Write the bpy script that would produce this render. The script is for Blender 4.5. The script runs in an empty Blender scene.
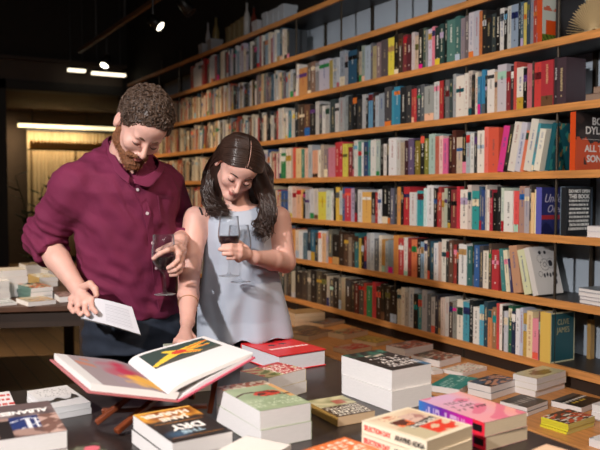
import bpy, bmesh, math, random
import numpy as np
from mathutils import Vector, Matrix
from mathutils.bvhtree import BVHTree

SC = bpy.context.scene
COL = SC.collection
FPX = 740.0
TH = math.radians(29.9)
CS, SN = math.cos(TH), math.sin(TH)
PITCH = math.atan(35.0 / 740.0)
CP, SP = math.cos(PITCH), math.sin(PITCH)
CAMZ = 1.35

# ---------------------------------------------------------------- camera
cam = bpy.data.cameras.new('camera')
camo = bpy.data.objects.new('camera', cam)
COL.objects.link(camo)
camo.location = (0, 0, CAMZ)
camo.rotation_euler = (math.pi / 2 - PITCH, 0, -TH)
cam.sensor_width = 36
cam.lens = FPX / 600 * 36
cam.clip_start = 0.05
cam.dof.use_dof = True; cam.dof.focus_distance = 2.6; cam.dof.aperture_fstop = 3.5
SC.camera = camo
SC.view_settings.view_transform = 'Standard'
SC.view_settings.look = 'None'
SC.view_settings.gamma = 1
SC.view_settings.use_curve_mapping = False

# ---------------------------------------------------------------- coordinates
# "view frame": X right, Y horizontal distance ahead, Z up, origin under the camera
def ray(px, py):
    a = (px - 300) / FPX; b = (225 - py) / FPX
    return a, CP + b * SP, -SP + b * CP
def V(px, py, Z):                       # pixel + horizontal distance -> view frame
    a, f, v = ray(px, py); k = Z / f
    return Vector((a * k, Z, CAMZ + v * k))
def Vh(px, py, h):                      # pixel + height -> view frame
    a, f, v = ray(px, py); k = (h - CAMZ) / v
    return Vector((a * k, f * k, h))
def W(p):                               # view frame -> world
    return Vector((p[0] * CS + p[1] * SN, -p[0] * SN + p[1] * CS, p[2]))
def Wh(px, py, h): return W(Vh(px, py, h))
def Wx(px, py, x):                      # pixel -> world point on plane x = const
    a, f, v = ray(px, py)
    d = W((a, f, 0)); k = x / d.x
    return Vector((x, d.y * k, CAMZ + v * k))
def Wy(px, py, y):
    a, f, v = ray(px, py)
    d = W((a, f, 0)); k = y / d.y
    return Vector((d.x * k, y, CAMZ + v * k))

# ---------------------------------------------------------------- materials
def lin(c):
    if isinstance(c, str):
        c = c.lstrip('#'); c = [int(c[i:i + 2], 16) / 255 for i in (0, 2, 4)]
    return tuple(x / 12.92 if x <= 0.04045 else ((x + 0.055) / 1.055) ** 2.4 for x in c)
MATS = {}
def mat(name, col='808080', rough=0.5, metal=0.0, emit=0.0, bump=0.0, bscale=40.0, var=0.0, vscale=8.0,
        trans=0.0, ior=1.45, sss=0.0, stretch=(1, 1, 1), attr=False, coat=0.0, sheen=0.0, spec=None):
    if name in MATS: return MATS[name]
    m = bpy.data.materials.new(name); m.use_nodes = True
    nt = m.node_tree; b = nt.nodes['Principled BSDF']
    c = lin(col)
    b.inputs['Base Color'].default_value = (*c, 1)
    b.inputs['Roughness'].default_value = rough
    b.inputs['Metallic'].default_value = metal
    b.inputs['IOR'].default_value = ior
    if spec is not None: b.inputs['Specular IOR Level'].default_value = spec
    if trans: b.inputs['Transmission Weight'].default_value = trans
    if coat: b.inputs['Coat Weight'].default_value = coat
    if sheen: b.inputs['Sheen Weight'].default_value = sheen
    if sss:
        b.inputs['Subsurface Weight'].default_value = sss
        b.inputs['Subsurface Radius'].default_value = (0.012, 0.005, 0.003)
        b.inputs['Subsurface Scale'].default_value = 0.6
    if emit:
        b.inputs['Emission Color'].default_value = (*c, 1)
        b.inputs['Emission Strength'].default_value = emit
    tc = nt.nodes.new('ShaderNodeTexCoord'); mp = nt.nodes.new('ShaderNodeMapping')
    nt.links.new(tc.outputs['Object'], mp.inputs['Vector'])
    mp.inputs['Scale'].default_value = stretch
    if attr:
        at = nt.nodes.new('ShaderNodeAttribute'); at.attribute_name = 'Col'
        nt.links.new(at.outputs['Color'], b.inputs['Base Color'])
    elif var:
        n = nt.nodes.new('ShaderNodeTexNoise'); n.inputs['Scale'].default_value = vscale
        n.inputs['Detail'].default_value = 6
        nt.links.new(mp.outputs['Vector'], n.inputs['Vector'])
        r = nt.nodes.new('ShaderNodeValToRGB')
        r.color_ramp.elements[0].position = 0.3; r.color_ramp.elements[1].position = 0.7
        r.color_ramp.elements[0].color = (*[max(0, x * (1 - var)) for x in c], 1)
        r.color_ramp.elements[1].color = (*[min(1, x * (1 + var)) for x in c], 1)
        nt.links.new(n.outputs['Fac'], r.inputs['Fac'])
        nt.links.new(r.outputs['Color'], b.inputs['Base Color'])
    if bump:
        n = nt.nodes.new('ShaderNodeTexNoise'); n.inputs['Scale'].default_value = bscale
        n.inputs['Detail'].default_value = 5
        nt.links.new(mp.outputs['Vector'], n.inputs['Vector'])
        bp = nt.nodes.new('ShaderNodeBump'); bp.inputs['Strength'].default_value = bump
        bp.inputs['Distance'].default_value = 0.01
        nt.links.new(n.outputs['Fac'], bp.inputs['Height'])
        nt.links.new(bp.outputs['Normal'], b.inputs['Normal'])
    MATS[name] = m
    return m

PRINT = mat('printed_cover', attr=True, rough=0.35)
MATTE = mat('matte_paper', attr=True, rough=0.8)
PAGES = mat('page_edges', 'dedad8', 0.85, var=0.06, vscale=60, stretch=(1, 1, 30))
PAGEC = mat('cream_page_edges', 'e3cfb0', 0.85, var=0.07, vscale=60, stretch=(1, 1, 30))
SPAGE = mat('upright_page_edges', 'cfc7b8', 0.9, var=0.08, vscale=60, stretch=(1, 30, 1))
OAK = mat('oak_edge', 'c88a4e', 0.45, var=0.22, vscale=9, stretch=(8, 0.6, 8), bump=0.05)
OAKTOP = mat('oak_top', 'c58850', 0.42, var=0.2, vscale=7, stretch=(8, 0.7, 1), bump=0.04)
BLACKB = mat('black_laminate', '2a2624', 0.45, var=0.1)
STEEL = mat('dark_steel', '4a4238', 0.4, metal=0.7)
TABLE = mat('black_stained_wood', '2e2725', 0.28, var=0.25, vscale=6, stretch=(0.6, 8, 8), bump=0.05)
WALNUT = mat('walnut', '4a2f20', 0.5, var=0.25, vscale=6, stretch=(1, 8, 8))
PANEL = mat('grey_wall_paint', 'aab6c2', 0.8, var=0.04)
DARKW = mat('dark_wall', '1c1714', 0.8, var=0.1)
CEIL = mat('black_ceiling', '120f0e', 0.9, var=0.1)
BROWNW = mat('brown_plaster', '4c3c2e', 0.85, var=0.08)
SKIN = mat('skin', 'cfa294', 0.5, var=0.05, vscale=30, sss=0.12, bump=0.03, bscale=120)
LIP = mat('lips', 'b06a62', 0.4, sss=0.1)
SKINF = mat('fair_skin', 'd3a496', 0.48, var=0.04, vscale=30, sss=0.12)
GLASS = mat('clear_glass', 'ffffff', 0.0)
_nt = GLASS.node_tree; _nt.nodes.remove(_nt.nodes['Principled BSDF'])
_o = _nt.nodes['Material Output']; _t = _nt.nodes.new('ShaderNodeBsdfTransparent'); _t.inputs[0].default_value = (.95, .955, .96, 1)
_g = _nt.nodes.new('ShaderNodeBsdfGlossy'); _g.inputs['Roughness'].default_value = .03; _g.inputs['Color'].default_value = (.9, .92, .95, 1)
_w = _nt.nodes.new('ShaderNodeLayerWeight'); _w.inputs['Blend'].default_value = .5; _l = _nt.nodes.new('ShaderNodeMath'); _l.operation = 'POWER'; _l.inputs[1].default_value = 3.0; _nt.links.new(_w.outputs['Facing'], _l.inputs[0]); _q = _nt.nodes.new('ShaderNodeMath'); _q.operation = 'MULTIPLY_ADD'; _q.inputs[1].default_value = .45; _q.inputs[2].default_value = .02; _nt.links.new(_l.outputs[0], _q.inputs[0]); _l = _q; _m = _nt.nodes.new('ShaderNodeMixShader')
_r = _nt.nodes.new('ShaderNodeValToRGB'); _r.color_ramp.elements[0].position = .45; _r.color_ramp.elements[0].color = (.95, .955, .96, 1); _r.color_ramp.elements[1].position = .95; _r.color_ramp.elements[1].color = (.42, .44, .47, 1)  # edge tint darkened so the glass outline reads
_nt.links.new(_w.outputs['Facing'], _r.inputs[0]); _nt.links.new(_r.outputs[0], _t.inputs[0])
_nt.links.new(_l.outputs[0], _m.inputs[0]); _nt.links.new(_t.outputs[0], _m.inputs[1]); _nt.links.new(_g.outputs[0], _m.inputs[2]); _d = _nt.nodes.new('ShaderNodeBsdfDiffuse'); _d.inputs[0].default_value = (.78, .8, .82, 1); _p = _nt.nodes.new('ShaderNodeMath'); _p.operation = 'POWER'; _p.inputs[1].default_value = 5.0  # pale diffuse edge haze painted in for weak rim reflections
_nt.links.new(_w.outputs['Facing'], _p.inputs[0]); _e = _nt.nodes.new('ShaderNodeMath'); _e.operation = 'MULTIPLY_ADD'; _e.inputs[1].default_value = .45; _e.inputs[2].default_value = .004; _nt.links.new(_p.outputs[0], _e.inputs[0])
_m2 = _nt.nodes.new('ShaderNodeMixShader'); _nt.links.new(_e.outputs[0], _m2.inputs[0]); _nt.links.new(_m.outputs[0], _m2.inputs[1]); _nt.links.new(_d.outputs[0], _m2.inputs[2]); _nt.links.new(_m2.outputs[0], _o.inputs[0])
WINE = mat('red_wine', '22040c', 0.05)
BLACK = mat('black_plastic', '0d0c0c', 0.4)

# ---------------------------------------------------------------- mesh builder
class MB:
    def __init__(s): s.v = []; s.f = []; s.c = []; s.m = []
    def quad(s, pts, col=(1, 1, 1), mi=0):
        n = len(s.v); s.v += [tuple(p) for p in pts]; s.f.append(tuple(range(n, n + len(pts)))); s.c.append(col); s.m.append(mi)
    def box(s, a, b, col=(1, 1, 1), mi=0, M=None, cols=None):
        (x0, y0, z0), (x1, y1, z1) = a, b
        P = [Vector(p) for p in ((x0,y0,z0),(x1,y0,z0),(x1,y1,z0),(x0,y1,z0),(x0,y0,z1),(x1,y0,z1),(x1,y1,z1),(x0,y1,z1))]
        if M: P = [M @ p for p in P]
        n = len(s.v); s.v += [tuple(p) for p in P]
        for k, f in enumerate(((0,3,2,1),(4,5,6,7),(0,1,5,4),(1,2,6,5),(2,3,7,6),(3,0,4,7))):
            s.f.append(tuple(n + i for i in f)); s.c.append(cols[k] if cols else col); s.m.append(mi)
    def tube(s, pts, rad, seg=8, col=(1, 1, 1), mi=0, cap=True):
        pts = [Vector(p) for p in pts]; n0 = len(s.v)
        if not hasattr(rad, '__len__'): rad = [rad] * len(pts)
        ref = None
        for i, p in enumerate(pts):
            d = (pts[min(i + 1, len(pts) - 1)] - pts[max(i - 1, 0)])
            if d.length < 1e-9: d = Vector((0, 0, 1))
            d.normalize()
            if ref is None:
                ref = d.orthogonal().normalized()
            ref = (ref - d * ref.dot(d))
            if ref.length < 1e-6: ref = d.orthogonal()
            ref.normalize(); bn = d.cross(ref)
            for k in range(seg):
                a = 2 * math.pi * k / seg
                s.v.append(tuple(p + (ref * math.cos(a) + bn * math.sin(a)) * rad[i]))
        for i in range(len(pts) - 1):
            for k in range(seg):
                a = n0 + i * seg + k; b = n0 + i * seg + (k + 1) % seg
                s.f.append((a, b, b + seg, a + seg)); s.c.append(col); s.m.append(mi)
        if cap:
            s.f.append(tuple(n0 + k for k in reversed(range(seg)))); s.c.append(col); s.m.append(mi)
            e = n0 + (len(pts) - 1) * seg
            s.f.append(tuple(e + k for k in range(seg))); s.c.append(col); s.m.append(mi)
    def lathe(s, prof, seg=32, M=None, col=(1, 1, 1), mi=0, closed=False):
        n0 = len(s.v); M = M or Matrix()
        for r, z in prof:
            for k in range(seg):
                a = 2 * math.pi * k / seg
                s.v.append(tuple(M @ Vector((r * math.cos(a), r * math.sin(a), z))))
        m = len(prof)
        for i in range(m if closed else m - 1):
            j = (i + 1) % m
            for k in range(seg):
                a = n0 + i * seg + k; b = n0 + i * seg + (k + 1) % seg
                c = n0 + j * seg + (k + 1) % seg; d = n0 + j * seg + k
                s.f.append((a, b, c, d)); s.c.append(col); s.m.append(mi)
    def grid(s, fn, nu, nv, colfn=None, mi=0, flip=False):
        n0 = len(s.v)
        for j in range(nv + 1):
            for i in range(nu + 1): s.v.append(tuple(fn(i / nu, j / nv)))
        for j in range(nv):
            for i in range(nu):
                a = n0 + j * (nu + 1) + i
                f = (a, a + 1, a + nu + 2, a + nu + 1)
                s.f.append(f[::-1] if flip else f)
                s.c.append(colfn((i + .5) / nu, (j + .5) / nv) if colfn else (1, 1, 1)); s.m.append(mi)
    def mesh(s, name, mats, smooth=False):
        me = bpy.data.meshes.new(name); me.from_pydata(s.v, [], s.f)
        for m in (mats if isinstance(mats, (list, tuple)) else [mats]): me.materials.append(m)
        me.polygons.foreach_set('material_index', s.m)
        if any(c != (1, 1, 1) for c in s.c):
            at = me.color_attributes.new('Col', 'FLOAT_COLOR', 'CORNER')
            lens = np.array([len(f) for f in s.f])
            arr = np.ones((len(s.f), 4), np.float32); arr[:, :3] = np.array([c[:3] for c in s.c], np.float32)
            at.data.foreach_set('color', np.repeat(arr, lens, axis=0).ravel())
        if smooth: me.polygons.foreach_set('use_smooth', [True] * len(me.polygons))
        me.update(); me.validate()
        return me
    def build(s, name, mats, parent=None, smooth=False, loc=None, rotz=0, M=None):
        return link(name, s.mesh(name, mats, smooth), parent, loc, rotz, M)

def link(name, me, parent=None, loc=None, rotz=0, M=None):
    o = bpy.data.objects.new(name, me); COL.objects.link(o)
    if parent: o.parent = parent
    if M is not None: o.matrix_local = M
    else:
        if loc is not None: o.location = loc
        o.rotation_euler = (0, 0, rotz)
    return o
def tag(o, label=None, cat=None, group=None, kind=None):
    if label: o['label'] = label
    if cat: o['category'] = cat
    if group: o['group'] = group
    if kind: o['kind'] = kind
    return o
def empty(name, loc=(0, 0, 0), rotz=0):
    o = bpy.data.objects.new(name, None); COL.objects.link(o); o.location = loc; o.rotation_euler = (0, 0, rotz)
    o.empty_display_size = 0.05
    return o
def struct(name, mb, m, smooth=False):
    return tag(mb.build(name, m, smooth=smooth), kind='structure')
def bevel(o, w=0.003, seg=2):
    b = o.modifiers.new('bevel', 'BEVEL'); b.width = w; b.segments = seg; b.limit_method = 'ANGLE'; b.angle_limit = 0.7
    return o
TXTC = {}
def text_mesh(s, size, bold=0.0, ext=0.0003, align='CENTER', shear=0.0):
    key = (s, size, bold, align, shear)
    if key in TXTC: return TXTC[key]
    cu = bpy.data.curves.new('lettering', 'FONT'); cu.body = s; cu.size = size; cu.extrude = ext
    cu.align_x = align; cu.align_y = 'CENTER'; cu.offset = bold; cu.shear = shear; cu.resolution_u = 3
    o = bpy.data.objects.new('lettering', cu); COL.objects.link(o)
    me = bpy.data.meshes.new_from_object(o.evaluated_get(bpy.context.evaluated_depsgraph_get()))
    bpy.data.objects.remove(o); bpy.data.curves.remove(cu)
    TXTC[key] = me
    return me
def text(s, size, col, parent, M, bold=0.0, name='lettering', squash=1.0, shear=0.0):
    me = text_mesh(s, size, bold, shear=shear).copy()
    me.materials.clear()
    cn = 'ink_' + col
    me.materials.append(mat(cn, col, 0.5))
    if squash != 1.0: M = M @ Matrix.Diagonal((squash, 1, 1, 1))
    return link(name, me, parent, M=M)
# ---------------------------------------------------------------- smooth implicit surfaces -> one continuous mesh
class Field:
    def __init__(s, lo, hi, h):
        s.lo = np.array(lo, np.float32); s.h = h
        s.n = np.ceil((np.array(hi) - np.array(lo)) / h).astype(int) + 1
        s.f = np.full(s.n, 0.06, np.float32)
    def sl(s, lo, hi):
        a = np.clip(np.floor((np.array(lo) - s.lo) / s.h).astype(int), 0, s.n)
        b = np.clip(np.ceil((np.array(hi) - s.lo) / s.h).astype(int) + 1, 0, s.n)
        return tuple(slice(int(i), int(j)) for i, j in zip(a, b)), a, b
    def add(s, fn, lo, hi, k=0.01, op='u'):
        pad = 0.03 + k
        sl, a, b = s.sl(np.array(lo) - pad, np.array(hi) + pad)
        if any(b <= a): return
        X = (s.lo[0] + s.h * np.arange(a[0], b[0], dtype=np.float32))[:, None, None]
        Y = (s.lo[1] + s.h * np.arange(a[1], b[1], dtype=np.float32))[None, :, None]
        Z = (s.lo[2] + s.h * np.arange(a[2], b[2], dtype=np.float32))[None, None, :]
        g = fn(X, Y, Z).astype(np.float32); f = s.f[sl]
        if op == 'u':
            h = np.maximum(k - np.abs(f - g), 0) / max(k, 1e-6)
            s.f[sl] = np.minimum(f, g) - h * h * k * .25
        elif op == 's':
            g = -g; h = np.maximum(k - np.abs(f - g), 0) / max(k, 1e-6)
            s.f[sl] = np.maximum(f, g) + h * h * k * .25
        elif op == 'i':
            s.f[sl] = np.maximum(f, g)
        elif op == '+':
            s.f[sl] = f + g
    def cone(s, a, b, ra, rb, k=0.012, op='u', sq=None):
        a = np.array(a, float); b = np.array(b, float); r = max(ra, rb)
        ba = b - a; L = max(float(ba @ ba), 1e-9)
        def fn(X, Y, Z):
            x, y, z = X - a[0], Y - a[1], Z - a[2]
            t = np.clip((x * ba[0] + y * ba[1] + z * ba[2]) / L, 0, 1)
            return np.sqrt((x - ba[0] * t) ** 2 + (y - ba[1] * t) ** 2 + (z - ba[2] * t) ** 2) - (ra + (rb - ra) * t)
        s.add(fn, np.minimum(a, b) - r, np.maximum(a, b) + r, k, op)
    def chain(s, pts, rad, k=0.008):
        for i in range(len(pts) - 1): s.cone(pts[i], pts[i + 1], rad[i], rad[i + 1], k)
    def ell(s, c, r, R=None, k=0.012, op='u'):
        c = np.array(c, float); R = np.eye(3) if R is None else np.array(R); m = max(r)
        def fn(X, Y, Z):
            x, y, z = X - c[0], Y - c[1], Z - c[2]
            q = [(x * R[0][i] + y * R[1][i] + z * R[2][i]) for i in range(3)]
            k0 = np.sqrt(sum((q[i] / r[i]) ** 2 for i in range(3)))
            k1 = np.sqrt(sum((q[i] / r[i] ** 2) ** 2 for i in range(3))) + 1e-6
            return k0 * (k0 - 1) / k1
        s.add(fn, c - m, c + m, k, op)
    def loft(s, rings, yaw=0.0, k=0.02, pw=2.0):
        # rings: (x, y, z, a, b) sorted by z ascending
        R = sorted(rings, key=lambda r: r[2]); zs = [r[2] for r in R]
        cy, sy = math.cos(yaw), math.sin(yaw)
        def fn(X, Y, Z):
            z = Z.ravel()
            cx, cyy, A, B = [np.interp(z, zs, [r[i] for r in R])[None, None, :] for i in (0, 1, 3, 4)]
            x, y = X - cx, Y - cyy
            u = x * cy + y * sy; v = -x * sy + y * cy
            d = ((np.abs(u) / A) ** pw + (np.abs(v) / B) ** pw) ** (1 / pw)
            g = (d - 1) * np.minimum(A, B)
            zz = Z
            return np.maximum(g, np.maximum(zs[0] - zz, zz - zs[-1]))
        m = max(max(r[3], r[4]) for r in R)
        lo = [min(r[0] for r in R) - m, min(r[1] for r in R) - m, zs[0]]
        hi = [max(r[0] for r in R) + m, max(r[1] for r in R) + m, zs[-1]]
        s.add(fn, lo, hi, k)
    def warp(s, fn):   # add a displacement everywhere
        s.add(fn, s.lo, s.lo + s.h * s.n, 0, '+')
    def mesh(s, name, off=(0, 0, 0)):
        f = s.f; n = s.n
        sg = f < 0
        c = sg[:-1, :-1, :-1].astype(np.int8)
        tot = np.zeros(tuple(n - 1), np.int8)
        for dx in (0, 1):
            for dy in (0, 1):
                for dz in (0, 1):
                    tot += sg[dx:n[0] - 1 + dx, dy:n[1] - 1 + dy, dz:n[2] - 1 + dz]
        act = np.argwhere((tot > 0) & (tot < 8))
        idx = np.full(tuple(n - 1), -1, np.int32); idx[act[:, 0], act[:, 1], act[:, 2]] = np.arange(len(act))
        acc = np.zeros((len(act), 3)); cnt = np.zeros(len(act))
        for ax in range(3):
            o = [i for i in range(3) if i != ax]
            for p in (0, 1):
                for q in (0, 1):
                    A = act.copy(); A[:, o[0]] += p; A[:, o[1]] += q
                    B = A.copy(); B[:, ax] += 1
                    fa = f[A[:, 0], A[:, 1], A[:, 2]]; fb = f[B[:, 0], B[:, 1], B[:, 2]]
                    mk = (fa < 0) != (fb < 0)
                    t = np.where(mk, fa / np.where(mk, fa - fb, 1), 0)
                    P = A.astype(float); P[:, ax] += t
                    acc[mk] += P[mk]; cnt[mk] += 1
        vert = acc / cnt[:, None] * s.h + s.lo - np.array(off)
        quads = []
        for ax in range(3):
            o = [(ax + 1) % 3, (ax + 2) % 3]
            S = [slice(1, -1)] * 3; S[ax] = slice(0, -1)
            T = list(S); T[ax] = slice(1, None)
            a = sg[tuple(S)]; b = sg[tuple(T)]
            e = np.argwhere(a != b)
            if not len(e): continue
            fl = a[e[:, 0], e[:, 1], e[:, 2]]
            e[:, o[0]] += 1; e[:, o[1]] += 1
            def g(p, q):
                E = e.copy(); E[:, o[0]] -= p; E[:, o[1]] -= q
                return idx[E[:, 0], E[:, 1], E[:, 2]]
            Q = np.stack([g(1, 1), g(0, 1), g(0, 0), g(1, 0)], 1)
            Q[~fl] = Q[~fl][:, ::-1]
            quads.append(Q)
        Q = np.concatenate(quads); Q = Q[(Q >= 0).all(1)]
        me = bpy.data.meshes.new(name)
        me.vertices.add(len(vert)); me.vertices.foreach_set('co', vert.astype(np.float32).ravel())
        me.loops.add(len(Q) * 4); me.loops.foreach_set('vertex_index', Q.astype(np.int32).ravel())
        me.polygons.add(len(Q)); me.polygons.foreach_set('loop_start', np.arange(0, len(Q) * 4, 4, dtype=np.int32))
        me.polygons.foreach_set('use_smooth', np.ones(len(Q), bool))
        me.update(calc_edges=True); me.validate()
        return me

def vnoise(X, Y, Z, s, seed=0):     # cheap smooth pseudo noise from rotated sines
    r = np.random.RandomState(seed); o = 0
    for i in range(7):
        d = r.normal(size=3); d /= np.linalg.norm(d); ph = r.rand() * 6.28; k = 6.28 / s * (0.7 + 0.7 * r.rand())
        o = o + np.sin((X * d[0] + Y * d[1] + Z * d[2]) * k + ph)
    return o / 7

def headmat(yaw, pitch, roll):
    return np.array((Matrix.Rotation(math.radians(yaw), 3, 'Z') @ Matrix.Rotation(math.radians(pitch), 3, 'X') @ Matrix.Rotation(math.radians(roll), 3, 'Y')))
class Head:
    def __init__(s, C, M, k=1.0): s.C = np.array(C, float); s.M = M; s.k = k
    def p(s, x, y, z): return s.C + s.M @ (np.array((x, -y, z)) * s.k)
    def loc(s, P):   # view points (n,3) -> local (x, forward, up)
        q = (np.asarray(P) - s.C) @ s.M / s.k
        return q * np.array((1, -1, 1))
    def locf(s, X, Y, Z):
        x, y, z = X - s.C[0], Y - s.C[1], Z - s.C[2]; M = s.M
        return ((x * M[0][0] + y * M[1][0] + z * M[2][0]) / s.k, -(x * M[0][1] + y * M[1][1] + z * M[2][1]) / s.k, (x * M[0][2] + y * M[1][2] + z * M[2][2]) / s.k)
def sculpt_head(F, H, female=False):
    k = H.k; p = H.p; M = H.M
    F.ell(p(0, -.012, .032), (.074 * k, .097 * k, .088 * k), M, 0.01)
    F.ell(p(0, .022, -.02), (.062 * k, .066 * k, .075 * k), M, 0.02)
    jw = .046 if not female else .040
    for sx in (-1, 1):
        F.cone(p(sx * jw, .005, -.058), p(sx * .012, .068, -.092), .02 * k, .017 * k, 0.02)
        F.ell(p(sx * .038, .062, -.026), (.024 * k, .02 * k, .022 * k), M, 0.018)
    F.ell(p(0, .074, -.093), ((.02 if not female else .016) * k, .017 * k, .016 * k), M, 0.014)
    F.ell(p(0, .05, .045), (.058 * k, .045 * k, .045 * k), M, 0.02)
    if not female: F.cone(p(-.036, .079, .02), p(.036, .079, .02), .011 * k, .011 * k, 0.012)
    for sx in (-1, 1):
        F.ell(p(sx * .03, .1, .0), (.019 * k, .015 * k, .012 * k), M, 0.012, 's')
        F.ell(p(sx * .031, .076, .0), (.016 * k, .0145 * k, .0125 * k), M, 0.003)
    F.cone(p(0, .09, .008), p(0, .112, -.03), .0065 * k, .0105 * k, 0.009)
    for sx in (-1, 1): F.ell(p(sx * .011, .1, -.034), (.007 * k, .01 * k, .007 * k), M, 0.005)
    F.ell(p(0, .086, -.052), (.02 * k, .012 * k, .012 * k), M, 0.008)
    F.ell(p(0, .093, -.0575), (.021 * k, .009 * k, .0055 * k), M, 0.004)
    F.ell(p(0, .091, -.067), (.018 * k, .009 * k, .006 * k), M, 0.004)
    F.ell(p(0, .098, -.062), (.022 * k, .006 * k, .0018 * k), M, 0.003, 's')
    for sx in (-1, 1):
        F.ell(p(sx * .081, -.014, -.004), (.0095 * k, .020 * k, .032 * k), M, 0.004)
        F.ell(p(sx * .091, -.008, .002), (.006 * k, .009 * k, .015 * k), M, 0.004, 's')
# ================================================================ the setting
SX = 2.73          # front edge plane of the bookcase
WX = 3.03          # wall behind it
YEND = 9.0
m = MB(); m.box((-5, -2.5, -0.1), (7.2, 15.2, 0)); 
FLOOR = mat('oak_floor', '6e5236', 0.45)
nt = FLOOR.node_tree; bs = nt.nodes['Principled BSDF']
tc = nt.nodes.new('ShaderNodeTexCoord'); mp = nt.nodes.new('ShaderNodeMapping'); mp.inputs['Rotation'].default_value = (0, 0, math.pi / 2)
br = nt.nodes.new('ShaderNodeTexBrick'); br.inputs['Scale'].default_value = 1; br.inputs['Brick Width'].default_value = 1.8
br.inputs['Row Height'].default_value = 0.14; br.inputs['Mortar Size'].default_value = 0.004
br.inputs['Color1'].default_value = (*lin('7a5c3c'), 1); br.inputs['Color2'].default_value = (*lin('644a30'), 1); br.inputs['Mortar'].default_value = (*lin('241a12'), 1)
nt.links.new(tc.outputs['Object'], mp.inputs['Vector']); nt.links.new(mp.outputs['Vector'], br.inputs['Vector']); nt.links.new(br.outputs['Color'], bs.inputs['Base Color'])
struct('floor', m, FLOOR)
m = MB(); m.box((-5, -2.5, 4.0), (WX + .12, 10.15, 4.1)); struct('ceiling', m, CEIL)
m = MB(); m.box((WX, -2.5, 0), (WX + .12, 10.15, 4.0)); struct('wall_right', m, DARKW)
m = MB(); m.box((-5.12, -2.5, 0), (-5, 15.2, 4.0)); struct('wall_left', m, DARKW)
m = MB(); m.box((-5, -2.62, 0), (WX, -2.5, 4.0)); struct('wall_rear', m, DARKW)
# far wall with a wide opening into the next room
YW = 10.0
OX0 = Wy(6, 150, YW).x
m = MB()
m.box((-5, YW, 0), (OX0, YW + .15, 4.0)); m.box((2.95, YW, 0), (WX, YW + .15, 4.0)); m.box((OX0, YW, 2.99), (2.95, YW + .15, 4.0))
struct('wall_back', m, DARKW)
m = MB(); m.box((OX0 - 1.2, YW - .04, 2.74), (2.95, YW + .1, 2.99)); struct('trim_1', m, mat('bronze_fascia', '3a2e25', 0.6, var=0.1))
m = MB(); m.box((OX0 - .1, YW - .08, 2.62), (2.95, YW + .15, 2.74)); m.box((OX0 - .12, YW - .08, 0), (OX0, YW + .15, 2.74)); struct('trim_2', m, mat('black_frame', '100d0c', 0.6))
m = MB(); m.box((-5, YW - .12, 2.99), (3.0, YW + .0, 3.03)); struct('trim_3', m, mat('brown_rail', '35291f', 0.6))
m = MB(); m.box((OX0 - .1, YW + .15, 2.78), (7.2, 14.5, 2.86)); struct('ceiling_far', m, BROWNW)
m = MB(); m.box((-4.9, 14.3, 0), (7.2, 14.42, 2.8)); struct('wall_far', m, BROWNW)
m = MB(); m.box((7.1, YW + .15, 0), (7.2, 14.3, 2.8)); struct('wall_side', m, BROWNW)

# curtain of pale slats with a light strip above, in the far room
yc = 14.1
pl = Wy(27, 150, yc).x; pr = Wy(150, 150, yc).x; zt = Wy(60, 129, yc).z
t = empty('slatted_curtain', ((pl + pr) / 2, yc, 0)); tag(t, 'long pale pleated curtain hanging in the lit room beyond the opening', 'curtain')
CUR = mat('cream_cloth', 'cdb48a', 0.8, var=0.12, vscale=3, stretch=(1, 1, .2))
m = MB(); N = 520; wd = pr - pl
def cf(u, v): return ((u - .5) * wd, -.014 * math.sin(u * wd * 96) - .006 * math.sin(u * wd * 37 + 1), .12 + v * (zt - .16))
m.grid(cf, N, 6); c = m.build('cloth', CUR, t, smooth=True)
s_ = c.modifiers.new('solid', 'SOLIDIFY'); s_.thickness = .006
m = MB(); m.box((-wd / 2, -.03, zt - .05), (wd / 2, .05, zt + .0)); m.build('curtain_rail', BLACKB, t)
# strip light over curtain
sl = Wy(18, 124.5, 13.95); sr = Wy(150, 131, 13.95)
t = empty('strip_light', ((sl.x + sr.x) / 2, 13.95, sl.z)); tag(t, 'long glowing warm strip light above the pale curtain', 'light fixture')
L = sr.x - sl.x
m = MB(); m.box((-L / 2, -.03, -.04), (L / 2, .03, .02)); m.build('diffuser', mat('warm_glow', 'ffeebc', emit=1.5), t)
m = MB(); m.box((-L / 2, -.04, .02), (L / 2, .04, .06)); m.build('housing', BLACKB, t)
for k in (-.8, 0, .8):
    m = MB(); m.box((k * L / 2 - .01, -.01, .06), (k * L / 2 + .01, .01, 2.78 - sl.z)); m.build('ceiling_bracket', BLACKB, t)
# shelf of amber jars in front of curtain (a row of small amber things)
AMB = mat('amber_glass', 'e0983c', 0.25, var=0.2)
yj = 13.6
ja = Wy(28, 150, yj); jb = Wy(120, 157, yj); zj = Wy(60, 149.5, yj).z
m = MB(); m.box((ja.x, yj - .1, zj - .02), (jb.x, yj + .1, zj)); 
for k in range(3): 
    xx = ja.x + .05 + (jb.x - ja.x - .1) * k / 2; m.box((xx - .012, yj - .012, 0), (xx + .012, yj + .012, zj - .02))
o = m.build('jar_rack', mat('brass_rack', '7d6238', 0.5, metal=.4)); tag(o, 'slim metal rack holding a row of amber jars in the far room', 'rack')
m = MB(); m.lathe([(0, 0), (.032, 0), (.036, .02), (.036, .10), (.02, .125), (.02, .15), (0, .15)], 12)
jm = m.mesh('jar', AMB, True)
nj = 26
for k in range(nj):
    o = link('jar', jm, loc=(ja.x + .06 + (jb.x - ja.x - .12) * k / (nj - 1), yj, zj))
    tag(o, 'small amber jar in the even row on the rack before the curtain', 'jar', 'amber jars on the far rack')

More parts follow.
